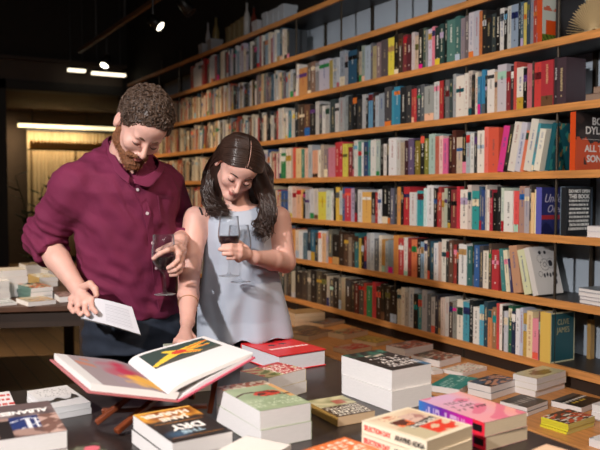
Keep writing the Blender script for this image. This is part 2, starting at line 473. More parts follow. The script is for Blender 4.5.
# dark potted plant between
pp = Wy(34, 230, 8.6)
t = empty('potted_plant', (pp.x, 8.6, 0)); tag(t, 'dark leafy plant in a pot in the gloom behind the left table', 'plant')
m = MB(); m.lathe([(0, 0), (.16, 0), (.2, .36), (.18, .36), (.17, .3), (0, .3)], 24); m.build('pot', mat('clay_pot', '4a3a2c', .8), t, smooth=True)
rnd = random.Random(5)
for st in range(9):
    a = st * .7; sp = .12 + .2 * rnd.random(); hh = 1.0 + .55 * rnd.random()
    P = [Vector((sp * q * q * math.cos(a), sp * q * q * math.sin(a), .3 + (hh - .3) * q)) for q in (0, .25, .5, .75, 1)]
    m = MB(); m.tube(P, .006, 6); so = m.build('stem', mat('stem_green', '3b3a20', .7), t)
    m = MB()
    for k in range(10):
        q = .35 + .65 * k / 9; b = P[0].lerp(P[4], q); b = Vector((sp * q * q * math.cos(a), sp * q * q * math.sin(a), .3 + (hh - .3) * q))
        aa = rnd.random() * 6.28; d = Vector((math.cos(aa), math.sin(aa), .35)); n = Vector((-math.sin(aa), math.cos(aa), 0)) * .035
        l = .14 + .06 * rnd.random()
        m.quad([b, b + d * l * .45 + n, b + d * l, b + d * l * .45 - n]); 
    m.build('foliage', mat('leaf_green', '3a4520', .5, var=.3), so)

# ---- track lights
RX, RZ = 2.2, 3.03
y1 = Wx(166, 6, RX).y
t = empty('light_track', (RX, y1, RZ)); tag(t, 'brown ceiling rail for spotlights running above the bookcase', 'light track')
m = MB(); m.box((-.02, -.15, -.02), (.02, 9.2 - y1, .02)); m.build('rail', mat('rail_brown', '5a4432', .5), t)
for yy in (.1, 1.2, 2.3):
    m = MB(); m.tube([(0, yy, .02), (0, yy, 4.0 - RZ)], .006, 6); m.build('hanger_rod', BLACKB, t)
m = MB(); m.box((-.02, -1.1, -.02), (.02, -.35, .02)); m.build('rail', mat('rail_brown'), t)
for yy in (-.9,):
    m = MB(); m.tube([(0, yy, .02), (0, yy, 4.0 - RZ)], .006, 6); m.build('hanger_rod', BLACKB, t)
def spot(px, py, x, aim, label, lit=True):
    p = Wx(px, py, x)
    t = empty('track_spotlight', p); tag(t, label, 'spotlight', None)
    d = (Vector(aim) - p).normalized(); q = d.to_track_quat('Z', 'Y').to_matrix().to_4x4()
    m = MB(); m.lathe([(.0, -.16), (.03, -.16), (.045, -.13), (.05, 0), (.046, 0), (.044, -.02), (0, -.02)], 24, M=q); m.build('lamp_housing', BLACK, t, smooth=True)
    m = MB(); m.lathe([(0, -.012), (.044, -.012), (.044, -.018), (0, -.018)], 24, M=q)
    m.build('lens', mat('lamp_glow', 'fff4d8', emit=7) if lit else mat('dark_lens', '201c18', .2), t)
    b = Vector(q @ Vector((0, 0, -.1)))
    m = MB(); m.tube([b, (b.x, b.y, RZ - p.z - .02)], .01, 8); m.build('bracket', BLACK, t)
    return p
spot(161, 27, RX, Wx(161, 27, RX) + Vector((.5, -.6, -.6)), 'lit spotlight nearer the bookcase top, glowing round lens on the ceiling rail')
spot(104, 66, RX, Wx(104, 66, RX) + Vector((-.45, -.45, -.8)), 'lit spotlight farther along the ceiling rail, above the two linear lamps')
spot(191, 13, RX, (3.0, 5.0, 1.5), 'unlit dark spotlight on the ceiling rail, rightmost of the three', False)
for a, b, y_, lb in ((68, 85, 69.7, 'short glowing linear ceiling lamp left of the longer one'), (92, 125, 73, 'longer glowing linear ceiling lamp under the small spotlight')):
    A = Wy(a, y_, 9.7); B = Wy(b, y_ + (b - a) * .06, 9.7)
    t = empty('linear_lamp', (A + B) / 2); tag(t, lb, 'ceiling lamp')
    l = (B - A).length / 2
    m = MB(); m.box((-l, -.04, -.02), (l, .04, .012)); m.build('diffuser', mat('cool_glow', 'fff0d0', emit=2.2), t)
    m = MB(); m.box((-l - .01, -.045, .012), (l + .01, .045, .04)); m.build('housing', BLACK, t)
    m = MB()
    for sgn in (-1, 1): m.tube([(sgn * l * .7, 0, .04), (sgn * l * .7, 0, 4.0 - (A.z + B.z) / 2)], .004, 6)
    m.build('suspension_wire', BLACK, t)

# ================================================================ bookcase
SHZ = {'A': 2.65, 'B': 2.345, 'C': 2.045, 'D': 1.742, 'E': 1.438, 'F': 1.140, 'G': .838, 'H': .535}
BC = empty('bookcase', (SX, 5, 0)); tag(BC, 'long wall bookcase with black shelves, oak front edges and steel uprights', 'bookcase')
Y0 = 0.9
for k, z in SHZ.items():
    m = MB(); m.box((.02, Y0 - 5, z - .032), (WX - SX - .005, YEND - 5, z)); s_ = m.build('shelf', BLACKB, BC)
    m = MB(); m.box((0, Y0 - 5, z - .034), (.02, YEND - 5, z + .001)); e = m.build('edge_strip', OAK, s_)
posts = [2.40 - .6135 + .6135 * k for k in range(12)]
m = MB(); m.box((WX - SX - .0048, Y0 - 5, .1), (WX - SX - .0005, YEND - 5, 2.63)); m.build('back_panel', PANEL, BC)
for yp in posts:
    m = MB(); m.tube([(.03, yp - 5, 0.1), (.03, yp - 5, 2.64)], .007, 8); m.build('upright', STEEL, BC)
    m = MB(); m.box((WX - SX - .022, yp - 5 - .01, 0.1), (WX - SX - .001, yp - 5 + .01, 2.9)); m.build('upright', STEEL, BC)
m = MB(); m.box((0.06, Y0 - 5, 0.0), (WX - SX - .005, YEND - 5, .10)); m.build('plinth', BLACKB, BC)
m = MB(); m.box((0.03, Y0 - 5, .1), (.045, YEND - 5, .5)); m.build('lower_panel', mat('dark_brown_panel', '3a2a20', .6, var=.15), BC)
m = MB(); m.box((0.0, YEND - 5, 0.0), (WX - SX - .005, YEND - 5 + .03, 2.65)); m.build('end_panel', BLACKB, BC)

# oak display ledge before the bookcase
LH = .45
t = empty('display_ledge', (2.12, 3.5, 0)); tag(t, 'low oak display ledge running along the foot of the bookcase', 'display ledge')
m = MB(); m.box((0, -2.8, LH - .028), (SX - 2.12 - .004, 2.3, LH)); bevel(m.build('top_board', OAKTOP, t), .002)
m = MB(); m.box((.06, -2.75, 0), (SX - 2.12 - .01, 2.25, LH - .028)); m.build('base_cabinet', BLACKB, t)

# black display table (near)
TH_ = .75; TX1, TY1 = 1.405, 2.32
t = empty('display_table', (.1, 1.2, 0)); tag(t, 'large black stained display table covered with book stacks', 'table')
m = MB(); m.box((-1.9, -1.0, TH_ - .035), (TX1 - .1, TY1 - 1.2, TH_)); bevel(m.build('tabletop', TABLE, t), .003)
m = MB(); m.box((-1.85, -.95, TH_ - .12), (TX1 - .15, TY1 - 1.25, TH_ - .035)); m.build('apron', TABLE, t)
for xx in (-1.84, TX1 - .21):
    for yy in (-.94, TY1 - 1.31):
        m = MB(); m.box((xx, yy, 0), (xx + .06, yy + .06, TH_ - .12)); m.build('leg', TABLE, t)

# second table behind the man (left)
a = Vh(-60, 308.5, .75); b = Vh(100, 304.5, .75)
dx = (b - a); ang = math.atan2(dx.y, dx.x)
c0 = W(b)
t = empty('reading_table', (c0.x, c0.y, 0), ang - TH); tag(t, 'dark wooden table behind the man, loaded with browsing copies', 'table')
m = MB(); m.box((-1.7, 0, .72), (0, 2.1, .75)); bevel(m.build('tabletop', WALNUT, t), .003)
m = MB(); m.box((-1.66, .03, .635), (-.04, 2.05, .72)); m.build('apron', mat('dark_walnut', '2c1e16', .55, var=.15), t)
for xx in (-1.66, -.47, -.11):
    for yy in ((1.97,) if xx == -.47 else (.03, 1.97)):
        m = MB(); m.box((xx, yy, 0), (xx + .07, yy + .07, .64)); m.build('leg', mat('dark_walnut'), t)
LT = (c0, ang)
# ================================================================ books on the shelves
rnd = random.Random(11)
NAMED = {'white': 'eceae4', 'cream': 'e6d8bc', 'ivory': 'd8cbb4', 'pale grey': 'c4c4c6', 'grey': '8c8c8e', 'slate': '5a6066', 'charcoal': '3c3c3e', 'black': '1c1b1b',
 'red': 'cc2a2a', 'crimson': 'a8202c', 'maroon': '6a2428', 'coral': 'e8604c', 'orange': 'dd7a34', 'tan': 'b8925e', 'brown': '6a4a34', 'dark brown': '3e2c22',
 'yellow': 'dcc43a', 'mustard': 'c09a3a', 'olive': '6e6e3c', 'green': '2e8a4c', 'dark green': '24483a', 'teal': '1e9a9c', 'deep teal': '1f5560', 'sky blue': '6ab0d4',
 'pale blue': 'aebfd4', 'blue': '2c62a8', 'navy': '28305e', 'purple': '5c3c78', 'lilac': 'b4a4c4', 'pink': 'e488a4', 'magenta': 'd41c84', 'rose': 'b8606c', 'peach': 'e8b89c', 'mint': 'a4ccb8'}
NL = {k: lin(v) for k, v in NAMED.items()}
def cname(c):
    g = [x ** .45 for x in c]
    return min(NL, key=lambda k: sum((a ** .45 - b) ** 2 for a, b in zip(NL[k], g)))
def ypx(px, z=1.4): return Wx(px, 190, SX + .02).y

def spine_deco(m, y0, y1, h, c, r, M):
    t = y1 - y0; lum = sum(c) / 3
    ink = r.choice([(.8, .8, .76), (.75, .6, .3), (.9, .85, .7)]) if lum < .22 else r.choice([(.04, .04, .05), (.35, .04, .05), (.05, .1, .3), (.1, .1, .1)])
    q = r.uniform(.35, .8); ink = tuple(a * q + b * (1 - q) for a, b in zip(ink, c))
    def rect(a, b, z0, z1, col): 
        m.quad([M @ Vector((-.0004, a, z0)), M @ Vector((-.0004, a, z1)), M @ Vector((-.0004, b, z1)), M @ Vector((-.0004, b, z0))], col)
    k = r.random()
    if k < .35:
        bc = lin(r.choice(list(NAMED.values()))); z0 = h * r.uniform(.55, .8); rect(y0 + .001, y1 - .001, z0, z0 + h * r.uniform(.08, .2), bc)
    if k > .8:
        bc = lin(r.choice(list(NAMED.values()))); rect(y0 + .001, y1 - .001, .002, h * r.uniform(.1, .3), bc)
    # title as a run of small uneven marks down the spine
    w = min(t * r.uniform(.18, .4), .012); cx = (y0 + y1) / 2; z = h * r.uniform(.75, .94); end = h * r.uniform(.25, .6)
    while z > end:
        l = r.uniform(.003, .008); e = w * r.uniform(-.12, .12)
        if r.random() < .85: rect(cx - w / 2 + e, cx + w / 2 + e, z - l, z, ink)
        z -= l + r.uniform(.001, .003)
    if t > .02:
        z = h * .16; rect(cx - w * .3, cx + w * .3, z, z + .008, ink)

def book_geo(m, mp, t, h, d, c, r, M, deco=True, y=0.0):
    # standing book: spine on local x=0, thickness along y, height along z
    y0, y1 = y, y + t
    dk = tuple(x * .92 for x in c)
    m.box((0, y0, 0), (.0025, y1, h), c, M=M)
    m.box((.0025, y0, 0), (d, y0 + .0018, h), c, M=M); m.box((.0025, y1 - .0018, 0), (d, y1, h), c, M=M)
    mp.box((.0025, y0 + .0018, .002), (d - .003, y1 - .0018, h - .003), M=M)
    if deco: spine_deco(m, y0, y1, h, c, r, M)

# explicit colours read off the photo, from the near end leftwards (px positions are left edges)
SEQ = {
 'C': [(440,'2a4a48'),(444,'16201f'),(447,'4f8079'),(455,'3f6f6b'),(460,'8d8088'),(464,'6f6468'),(468,'c9c4cc'),(473,'b9b9c5'),(479,'c96f2e'),(482,'2e2a28'),(486,'23282a'),(491,'3a4444'),(495,'1f1d1c'),(499,'d8d4cc'),(503,'2a2825'),(506,'c9c9c0'),(510,'8fa3b8'),(517,'2c3438'),(520,'4e6a7a'),(523,'d9c24a'),(526,'3a4a58'),(529,'8a8a90'),(532,'b03a28'),(536,'d05a30')],
 'D': [(440,'b02025'),(444,'2b2320'),(446,'6e6e72'),(450,'3c4a4c'),(453,'9aa0a6'),(456,'e3dcd2'),(464,'ddd8d0'),(468,'c5b9b0'),(472,'28282c'),(475,'d8d0c0'),(478,'2b7fa8'),(481,'1f86b5'),(485,'22282c'),(487,'e6e0da'),(494,'caa98a'),(497,'c9c3cc'),(506,'8a2a30'),(510,'3a3238'),(513,'d0453a'),(516,'e8dfd2'),(523,'1b1a1a'),(527,'c96a74'),(532,'4b3f3a'),(534,'d8302a'),(541,'b82430'),(553,'3a3034'),(557,'4a3840')],
 'E': [(440,'f0c4c0'),(444,'e85a9a'),(449,'3a1a1a'),(453,'5a2f26'),(457,'cdb8a0'),(463,'1d1d1d'),(467,'a8b8c0'),(471,'d8dad8'),(475,'3c3c40'),(478,'ece4da'),(485,'f06a5a'),(489,'e25030')],
 'F': [(440,'b03a3a'),(443,'c9b9a0'),(446,'b8c0a8'),(449,'2a2a24'),(452,'8a3034'),(458,'d8203a'),(461,'f0e6dc'),(469,'d8c8c0'),(473,'18a0a0'),(480,'3a5a78'),(483,'2a4a8a'),(486,'c0b8b0'),(488,'e8e0d8'),(491,'c01c3c'),(494,'1c1c1c'),(498,'26282a'),(503,'c8d8c8'),(506,'e6e6e2'),(515,'e84a4a'),(520,'b0887a'),(526,'b0a8b0'),(531,'4a4440'),(533,'f0c890'),(536,'f2e4b0'),(539,'c03040')],
 'G': [(440,'d0b0a0'),(443,'e0ddd0'),(448,'3a3a38'),(451,'6a4a3a'),(455,'a03028'),(459,'2c2c2c'),(461,'e8e8e9'),(469,'2a6a6a'),(474,'2a3f3a'),(476,'2a62a8'),(481,'4a4a50'),(485,'e4dccc'),(491,'5a4a40'),(494,'c02430')],
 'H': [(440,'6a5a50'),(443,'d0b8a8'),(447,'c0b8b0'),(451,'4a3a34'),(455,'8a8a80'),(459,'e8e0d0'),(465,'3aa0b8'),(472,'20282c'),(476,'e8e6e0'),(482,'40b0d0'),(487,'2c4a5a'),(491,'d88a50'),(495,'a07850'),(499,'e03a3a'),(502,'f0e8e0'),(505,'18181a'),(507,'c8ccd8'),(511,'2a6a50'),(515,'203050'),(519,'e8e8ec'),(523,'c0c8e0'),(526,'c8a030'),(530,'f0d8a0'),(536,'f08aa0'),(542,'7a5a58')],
}
SEQ2 = {'E':[(280.0,'f0e8d8'),(282.1,'2c8a50'),(286.7,'e8d8c8'),(292.0,'c8b8a8'),(293.9,'e85030'),(297.3,'e8c890'),(302.7,'3c8a78'),(305.3,'e8b8a0'),(309.3,'b0b8c0'),(313.3,'e0a080'),(318.7,'e8e0d0'),(322.1,'b8a898'),(325.3,'8a7a80'),(328.8,'c87890'),(336.0,'c02830'),(340.0,'c83040'),(344.0,'d8d040'),(348.8,'8a2830'),(353.3,'2c3438'),(355.2,'d8d8d4'),(358.7,'60a090'),(362.7,'e0e0e4'),(364.8,'304878'),(369.3,'3c98a0'),(372.0,'e0e0dc'),(377.3,'b8c8c0'),(380.8,'1f1f20'),(384.0,'e0dcd8'),(387.2,'1f1f22'),(389.9,'e8e8ec'),(397.3,'c8c8c4'),(401.3,'b8a890'),(405.3,'4a2a30'),(409.3,'6a5880'),(414.7,'2a2a20'),(416.5,'8a7a20'),(421.3,'2c2c28'),(425.3,'8a8a30'),(429.3,'a8c8c0'),(436.0,'c86850')],'F':[(280.0,'e0c8a0'),(282.1,'2a5aa0'),(289.3,'e8e0dc'),(293.3,'e8c0b0'),(297.3,'f0b890'),(302.1,'e8b050'),(304.0,'1c1c1c'),(306.7,'b8b8c0'),(310.7,'d0d0d8'),(314.7,'d0c8c0'),(318.7,'dcd430'),(327.5,'c8d8c8'),(332.0,'e0e0e0'),(334.7,'2a2a2a'),(336.5,'e8c030'),(340.0,'b8c8d0'),(343.2,'3c5a98'),(345.9,'c82c48'),(352.0,'b0a0c0'),(356.0,'3a3a40'),(358.7,'d8d8dc'),(363.2,'f0b850'),(372.0,'2a2a2c'),(376.0,'c03030'),(379.2,'e8e8ea'),(382.7,'1e1e20'),(389.3,'282828'),(392.0,'6a6a80'),(395.2,'4a4a4c'),(398.7,'e8a040'),(402.1,'2a2428'),(404.8,'c81c2c'),(411.2,'e0e0e0'),(418.1,'20a8b0'),(425.3,'d8f0f0'),(428.0,'e8e8ec'),(434.7,'2a2020'),(437.9,'a03028')],'G':[(292.0,'f0a040'),(296.0,'f0d8c0'),(300.0,'e8e8e8'),(304.0,'5a7888'),(308.0,'2c3a48'),(312.0,'2c6a88'),(316.0,'4a4a4a'),(319.5,'e8e8e8'),(322.7,'e0b080'),(326.7,'b8b0b0'),(329.3,'6a6a60'),(333.3,'2a2420'),(340.0,'3a2a20'),(345.3,'5a4030'),(349.9,'8a7868'),(353.3,'4a3424'),(356.0,'2c6a70'),(360.0,'c8a828'),(362.7,'2a2420'),(365.3,'a03830'),(368.0,'a8b0b8'),(372.0,'c0c8d0'),(376.0,'6a7078'),(380.0,'e8dcc8'),(383.5,'c89038'),(386.7,'a8b0b4'),(389.9,'8a98a0'),(394.7,'e09030'),(400.0,'c83838'),(405.3,'e8e0d8'),(409.3,'a02c28'),(413.3,'e87840'),(418.7,'2a2020'),(422.7,'8ab0d0'),(426.1,'e8dcd0'),(429.3,'3a3a40'),(432.0,'2c5a70'),(436.0,'e8e8ea')],'H':[(292.0,'c8c0a8'),(296.0,'3a3430'),(302.7,'4a4038'),(308.0,'6a6458'),(312.0,'2a2624'),(317.3,'5a5040'),(322.7,'3a3028'),(328.0,'b8a890'),(330.7,'5a544c'),(334.7,'2c2826'),(340.0,'7a7468'),(342.7,'a89878'),(346.7,'4a3a30'),(352.0,'3a3430'),(356.0,'6a2c24'),(360.0,'5a5450'),(365.3,'c83c30'),(368.0,'2c9a60'),(373.3,'d82c38'),(377.3,'4a2a20'),(382.7,'2a2420'),(386.7,'3a3028'),(392.0,'2c2420'),(398.7,'d8c8a8'),(402.7,'e8dcc8'),(406.7,'b8b0a8'),(410.7,'c8ccd0'),(416.0,'1e1e20'),(420.0,'3a9098'),(424.0,'b0b0b8'),(429.3,'6a7078'),(433.3,'c8c8c8'),(437.3,'3a3a44')],'D':[(300.0,'4a3a30'),(305.3,'6a4a3a'),(310.7,'2a2a2c'),(316.0,'b8b8b8'),(320.0,'484c50'),(322.7,'d0d0d0'),(326.7,'a8a8a8'),(330.7,'3c4a4c'),(336.0,'c8c8c8'),(340.0,'a0a4a8'),(345.3,'8a9498'),(349.3,'303438'),(353.3,'1e2022'),(357.3,'3a3a3c'),(362.7,'b0b4b8'),(366.7,'2c2c30'),(368.8,'5a98c0'),(373.3,'3a2c2c'),(376.0,'a8b8c8'),(380.0,'8a98a8'),(385.3,'4a4a50'),(392.0,'2c98b8'),(394.7,'1e88b0'),(400.8,'2a2c30'),(406.7,'3c3c40'),(412.0,'b02c30'),(414.7,'c83038'),(416.8,'3a4048'),(421.3,'5a6068'),(425.3,'9aa0a0'),(434.7,'c8ccd0')],'C':[(300.0,'c88a48'),(308.0,'6a5a50'),(312.0,'8a6a58'),(316.0,'8a8a90'),(320.0,'c0bcd0'),(330.1,'b8a048'),(333.3,'b0b8c0'),(337.3,'c8ccd0'),(340.0,'9aa4b0'),(345.3,'a8a8ac'),(348.5,'2a5a78'),(357.3,'1e2420'),(360.0,'b8a890'),(362.7,'98a898'),(365.9,'a8b8c8'),(371.5,'6a6a70'),(373.3,'b0a070'),(377.3,'8a7478'),(381.3,'5a5054'),(388.3,'e8d820'),(394.4,'2a2420'),(398.7,'4a3a30'),(402.7,'7a3038'),(407.2,'5a2830'),(412.0,'c8bcc0'),(415.2,'c8b098'),(418.7,'2a2826'),(422.7,'4a5a50'),(425.9,'8a9090'),(428.0,'c8c0d8'),(431.7,'e07890'),(434.7,'2a3a38')]}
for k_, L_ in SEQ2.items(): SEQ[k_] = [q for q in L_ if q[0] < SEQ[k_][0][0] - 1] + SEQ[k_]
ENDPX = {'C': 539, 'D': 566, 'E': 499, 'F': 541, 'G': 501, 'H': 545}
PAL = {
 'far': ['d8c4a0','e0cfae','c9b090','b89468','d2a070','c8643c','a8442c','8c8478','c8c0b4','5a5048','dcd0b8','b88a60','3c3430','e4d8c0','8a5a40'],  # warm tones carry the amber lamplight on the far books
 'C': ['8c9aa8','c8c8cc','a8b0b8','2c5068','3a3e42','24262a','dcd8d0','b8b0a8','6e7478','a04038','c8b088','4e6a70','706070','1e2022','d0ccd4','8a7a6a'],
 'D': ['b8b8b4','dcdad4','2c3034','1e1e20','8a9298','a0a4a8','607078','c8c4bc','303840','a83834','488098','d4c8b0','4a4e50','e0ded8','5a5048'],
 'E': ['e4d8c8','d8d0c0','ecdccc','c84838','e0885a','2c8a50','e8b8a0','b03838','d8c840','8a3040','28508a','1f1f20','3c6a58','ece8e4','b8a488','c07890','487888','e8e4dc','7a5a50'],
 'F': ['ecd890','e8c8a0','2a5a98','1c1c1c','e0d8d0','d8cc30','f0e4d4','e8b050','b8b8bc','c82c30','3a3a3a','20a0a8','d4d4d4','6a7888','e0a040','a04840'],
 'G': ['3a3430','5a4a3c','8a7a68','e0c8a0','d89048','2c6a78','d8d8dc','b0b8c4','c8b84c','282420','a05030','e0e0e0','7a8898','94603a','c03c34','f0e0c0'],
 'H': ['2a2826','403a34','4a4038','6a6458','8a8070','4a5054','282420','b4ac9c','6a4a34','443c38','786c5c','1f1e1e','8a4434','3a4a48'],  # bottom-row colours darkened, part of that row's shadow put into them
}
ORD = {'C': 'top full row', 'D': 'second row down', 'E': 'third row down', 'F': 'fourth row down', 'G': 'last-but-one row', 'H': 'bottom row'}
allb = []          # dicts
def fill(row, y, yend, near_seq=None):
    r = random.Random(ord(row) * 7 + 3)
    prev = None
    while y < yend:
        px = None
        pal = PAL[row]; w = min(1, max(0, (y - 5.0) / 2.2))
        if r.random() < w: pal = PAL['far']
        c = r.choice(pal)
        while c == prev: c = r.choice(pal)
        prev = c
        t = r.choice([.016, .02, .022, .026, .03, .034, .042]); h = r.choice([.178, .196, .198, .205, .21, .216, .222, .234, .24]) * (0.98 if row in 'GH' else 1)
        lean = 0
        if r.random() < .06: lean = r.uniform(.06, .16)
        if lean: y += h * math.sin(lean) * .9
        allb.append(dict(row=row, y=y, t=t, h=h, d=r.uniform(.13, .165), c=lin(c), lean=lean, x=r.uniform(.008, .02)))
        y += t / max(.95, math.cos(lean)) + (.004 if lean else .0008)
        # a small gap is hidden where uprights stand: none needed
for row, sq in SEQ.items():
    r = random.Random(ord(row))
    px = [s[0] for s in sq] + [ENDPX[row]]
    for i, (p, c) in enumerate(sq):
        ya = ypx(px[i + 1]); yb = ypx(p); t = yb - ya
        h = r.choice([.196, .205, .212, .22, .228, .236])
        allb.append(dict(row=row, y=ya + .0004, t=t - .0008, h=h, d=r.uniform(.13, .165), c=lin(c), lean=0, x=r.uniform(.008, .016)))
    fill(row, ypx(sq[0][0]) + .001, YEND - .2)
# leaning groups near the end: lean > 0 tips the top towards the near end, lean < 0 away from it
y = ypx(540)
for c, t, h in (('e9e4d2', .036, .2), ('3f9fb0', .016, .23), ('dcd8cc', .045, .25), ('e87a50', .02, .2), ('c8c8d8', .036, .24), ('ddd6cc', .045, .245), ('3b3a30', .028, .235), ('e0188c', .04, .232)):
    allb.append(dict(row='E', y=y, t=t, h=h, d=.155, c=lin(c), lean=.2, x=.012)); y += t / math.cos(.2) + .0006
y = ypx(501); pl_ = 0
for c, t, h, l in (('3a8a8a', .026, .215, .10), ('e8e0c0', .026, .21, .12), ('3a3a6a', .014, .17, .14), ('c89470', .052, .235, .16), ('d8dcb0', .045, .22, .24), ('d8d4d0', .032, .235, .28)):
    y -= max(0, h * (math.sin(l) - math.sin(pl_))) + .0006
    allb.append(dict(row='G', y=y, t=t, h=h, d=.155 if c != 'd8d4d0' else .175, c=lin(c), lean=-l, x=.012)); y -= t / math.cos(l); pl_ = l
allb.sort(key=lambda b: b['y'])
near = allb[:262]; far = allb[262:]
for b in allb:
    b['name'] = cname(b['c']); g_ = sum(b['c']) / 3; b['k'] = b['c']; b['c'] = tuple((x * .86 + g_ * .14) * .93 for x in b['c'])

# row B is sparse: a far cluster only
rB = random.Random(3)
for p0, p1, cs in ((210, 290, None), (192, 206, ['a83034', 'c8c4c8', '9a2c30'])):
    y, ye = ypx(p1), ypx(p0)
    while y < ye:
        t = rB.choice([.03, .036, .044, .05]); c = rB.choice(cs or ['c8c8cc', 'b8b0c0', 'dcdad0', '3c5a70', 'a04850', '5a4a48', '90a8b8', 'd8ccb8', '404448'])
        far.append(dict(row='B', y=y, t=t, h=rB.choice([.2, .22, .235, .25]), d=.16, c=lin(c), lean=0, x=.015, name=cname(lin(c)))); y += t + .001
def bmat(b): 
    return Matrix.Rotation(b['lean'], 4, 'X')
BAYS = ['nearest bay', 'second bay', 'third bay', 'fourth bay', 'fifth bay', 'sixth bay']
hy = lambda s: s.replace(' ', '-')
def bay(y): return BAYS[max(0, min(5, int((y - 2.40) / .6135 + 1e-6) if y >= 2.40 else 0))]
rows = {}
for b in allb: rows.setdefault(b['row'], []).append(b)
for r_, L_ in rows.items():
    L_.sort(key=lambda b: b['y'])
    for i, b in enumerate(L_):
        b['lf'] = L_[i + 1]['name'] if i + 1 < len(L_) else None; b['rt'] = L_[i - 1]['name'] if i else None
SPECIAL = {}
labs = {}
for b in near:
    adj = ('leaning ' if b['lean'] else '') + ('thick ' if b['t'] > .036 else 'thin ' if b['t'] < .021 else '')
    if b['rt']: nb = f"between {hy(b['lf'])} and {hy(b['rt'])}"
    else: nb = f"at the near end beside {hy(b['lf'])}"
    b['label'] = f"{adj}{hy(b['name'])} book {nb}, {ORD[b['row']]}, {bay(b['y'])}"
    labs.setdefault(b['label'], []).append(b)
for L_ in labs.values():
    if len(L_) > 1:
        L_.sort(key=lambda b: -b['y'])
        w = ['leftmost ', 'rightmost '] if len(L_) == 2 else ['leftmost ', 'middle ', 'rightmost '] if len(L_) == 3 else ['first ', 'second ', 'third ', 'fourth ', 'fifth ']
        for q, b in zip(w, L_): b['label'] = q + b['label']
GR = {'C': 'books on the top full row', 'D': 'books on the second row', 'E': 'books on the third row', 'F': 'books on the fourth row', 'G': 'books on the second row from bottom', 'H': 'books on the bottom row'}
r2 = random.Random(99)
for b in near:
    m = MB(); mp = MB(); y_ = 0 if b['lean'] >= 0 else -b['t']
    last = b['k'] == lin('d8d4d0') and b['lean'] < 0
    book_geo(m, mp, b['t'], b['h'], b['d'], b['c'], r2, Matrix(), deco=not last, y=y_)
    o = m.build('book', PRINT); o.location = (SX + b['x'], b['y'], SHZ[b['row']] + .0008); o.rotation_euler = (b['lean'], 0, 0)
    mp.build('page_block', SPAGE, o)
    tag(o, b['label'], 'book', GR[b['row']])
    if last: SKULL = (o, b)
    if b['k'] == lin('c89470') and b['lean'] < 0: WOODB = (o, b)
    if b['k'] == lin('d8dcb0') and b['lean'] < 0: GREENB = (o, b)
m = MB(); mp = MB()
for b in far:
    M = Matrix.Translation((SX + b['x'], b['y'], SHZ[b['row']] + .0008)) @ bmat(b)
    book_geo(m, mp, b['t'], b['h'], b['d'], b['c'], r2, M, y=0)
o = m.build('distant_books', PRINT); tag(o, 'all the smaller books filling the far part of the shelves', 'books', kind='stuff')
mp.build('page_block', SPAGE, o)

# skull drawing on the leaning pale book, cat-like grey line art
o, b = SKULL
def onside(o, b, fn, name, col):
    m = MB(); fn(m, b); return m.build(name, mat('print_' + col, col, .5), o)
def skull(m, b):
    yv = -b['t'] - .0006
    def blob(cx, cz, rx, rz, n=14):
        m.quad([(cx + rx * math.cos(a), yv, cz + rz * math.sin(a)) for a in [6.283 * k / n for k in range(n)]])
    def ring(cx, cz, r, w, n=18):
        for k in range(n):
            a, c_ = 6.283 * k / n, 6.283 * (k + .7) / n
            m.quad([(cx + (r - w) * math.cos(a), yv, cz + (r - w) * math.sin(a)), (cx + r * math.cos(a), yv, cz + r * math.sin(a)), (cx + r * math.cos(c_), yv, cz + r * math.sin(c_)), (cx + (r - w) * math.cos(c_), yv, cz + (r - w) * math.sin(c_))])
    blob(.065, .205, .01, .009); blob(.1, .205, .009, .009)
    ring(.085, .145, .03, .003); ring(.085, .145, .013, .004); blob(.125, .15, .014, .016); ring(.125, .15, .026, .002)
    for k in range(5):
        a = -.2 - .5 * k; blob(.1 + .02 * k - .03, .092 + .004 * (k % 2), .007, .011)
    ring(.045, .1, .014, .0025); blob(.14, .06, .01, .014); ring(.06, .175, .02, .002)
onside(o, b, skull, 'line_drawing', '34333a')
# ================================================================ face-out and odd items at the near end of the shelves
def standing(name, label, px_or_y, row, x0, d, t, h, c, art=None, nu=24, nv=32, lean=0, group=None, spine_c=None, pages=SPAGE, rz=0):
    """book standing at the row end, its cover facing the near end (-y)"""
    y = px_or_y
    o = MB(); mp = MB()
    o.box((0, 0, 0), (.003, t, h), spine_c or c); o.box((.003, t - .002, 0), (d, t, h), c); 
    o.box((.003, 0, 0), (d, .0015, h), c)
    if art: o.grid(lambda u, v: (u * d, -.0003, v * h), nu, nv, art)
    mp.box((.003, .0015, .002), (d - .003, t - .002, h - .003))
    b = o.build(name, PRINT, loc=(SX + x0, y, SHZ[row] + .0008), rotz=rz)
    mp.build('page_block', pages, b)
    tag(b, label, 'book', group)
    return b
def TM(x, y, z):      # text on a face looking towards -y
    return Matrix.Translation((x, y, z)) @ Matrix.Rotation(math.pi / 2, 4, 'X')
# white + orange art book, top full row end
def art_c(u, v):
    if v < .16: return lin('6a7a2c') if (u * 7 + v * 9) % 1 > .3 else lin('38481c')
    if .16 < v < .45 and .12 < u < .55: return lin('d8501c')
    if .62 < v < .74 and abs(math.sin(u * 9)) * .1 + .62 > v: return lin('c86a50')
    return lin('c8ccc0')
standing('book', 'white art book with orange block and green foot standing face out, top full row', Wx(539, 60, SX + .02).y - .034, 'C', .0, .2, .03, .235, lin('c04a26'), art_c)
standing('book', 'dark book half behind the steel upright, near end of the top full row', Wx(539, 60, SX + .02).y - .10, 'C', .05, .16, .03, .23, lin('2a2626'))
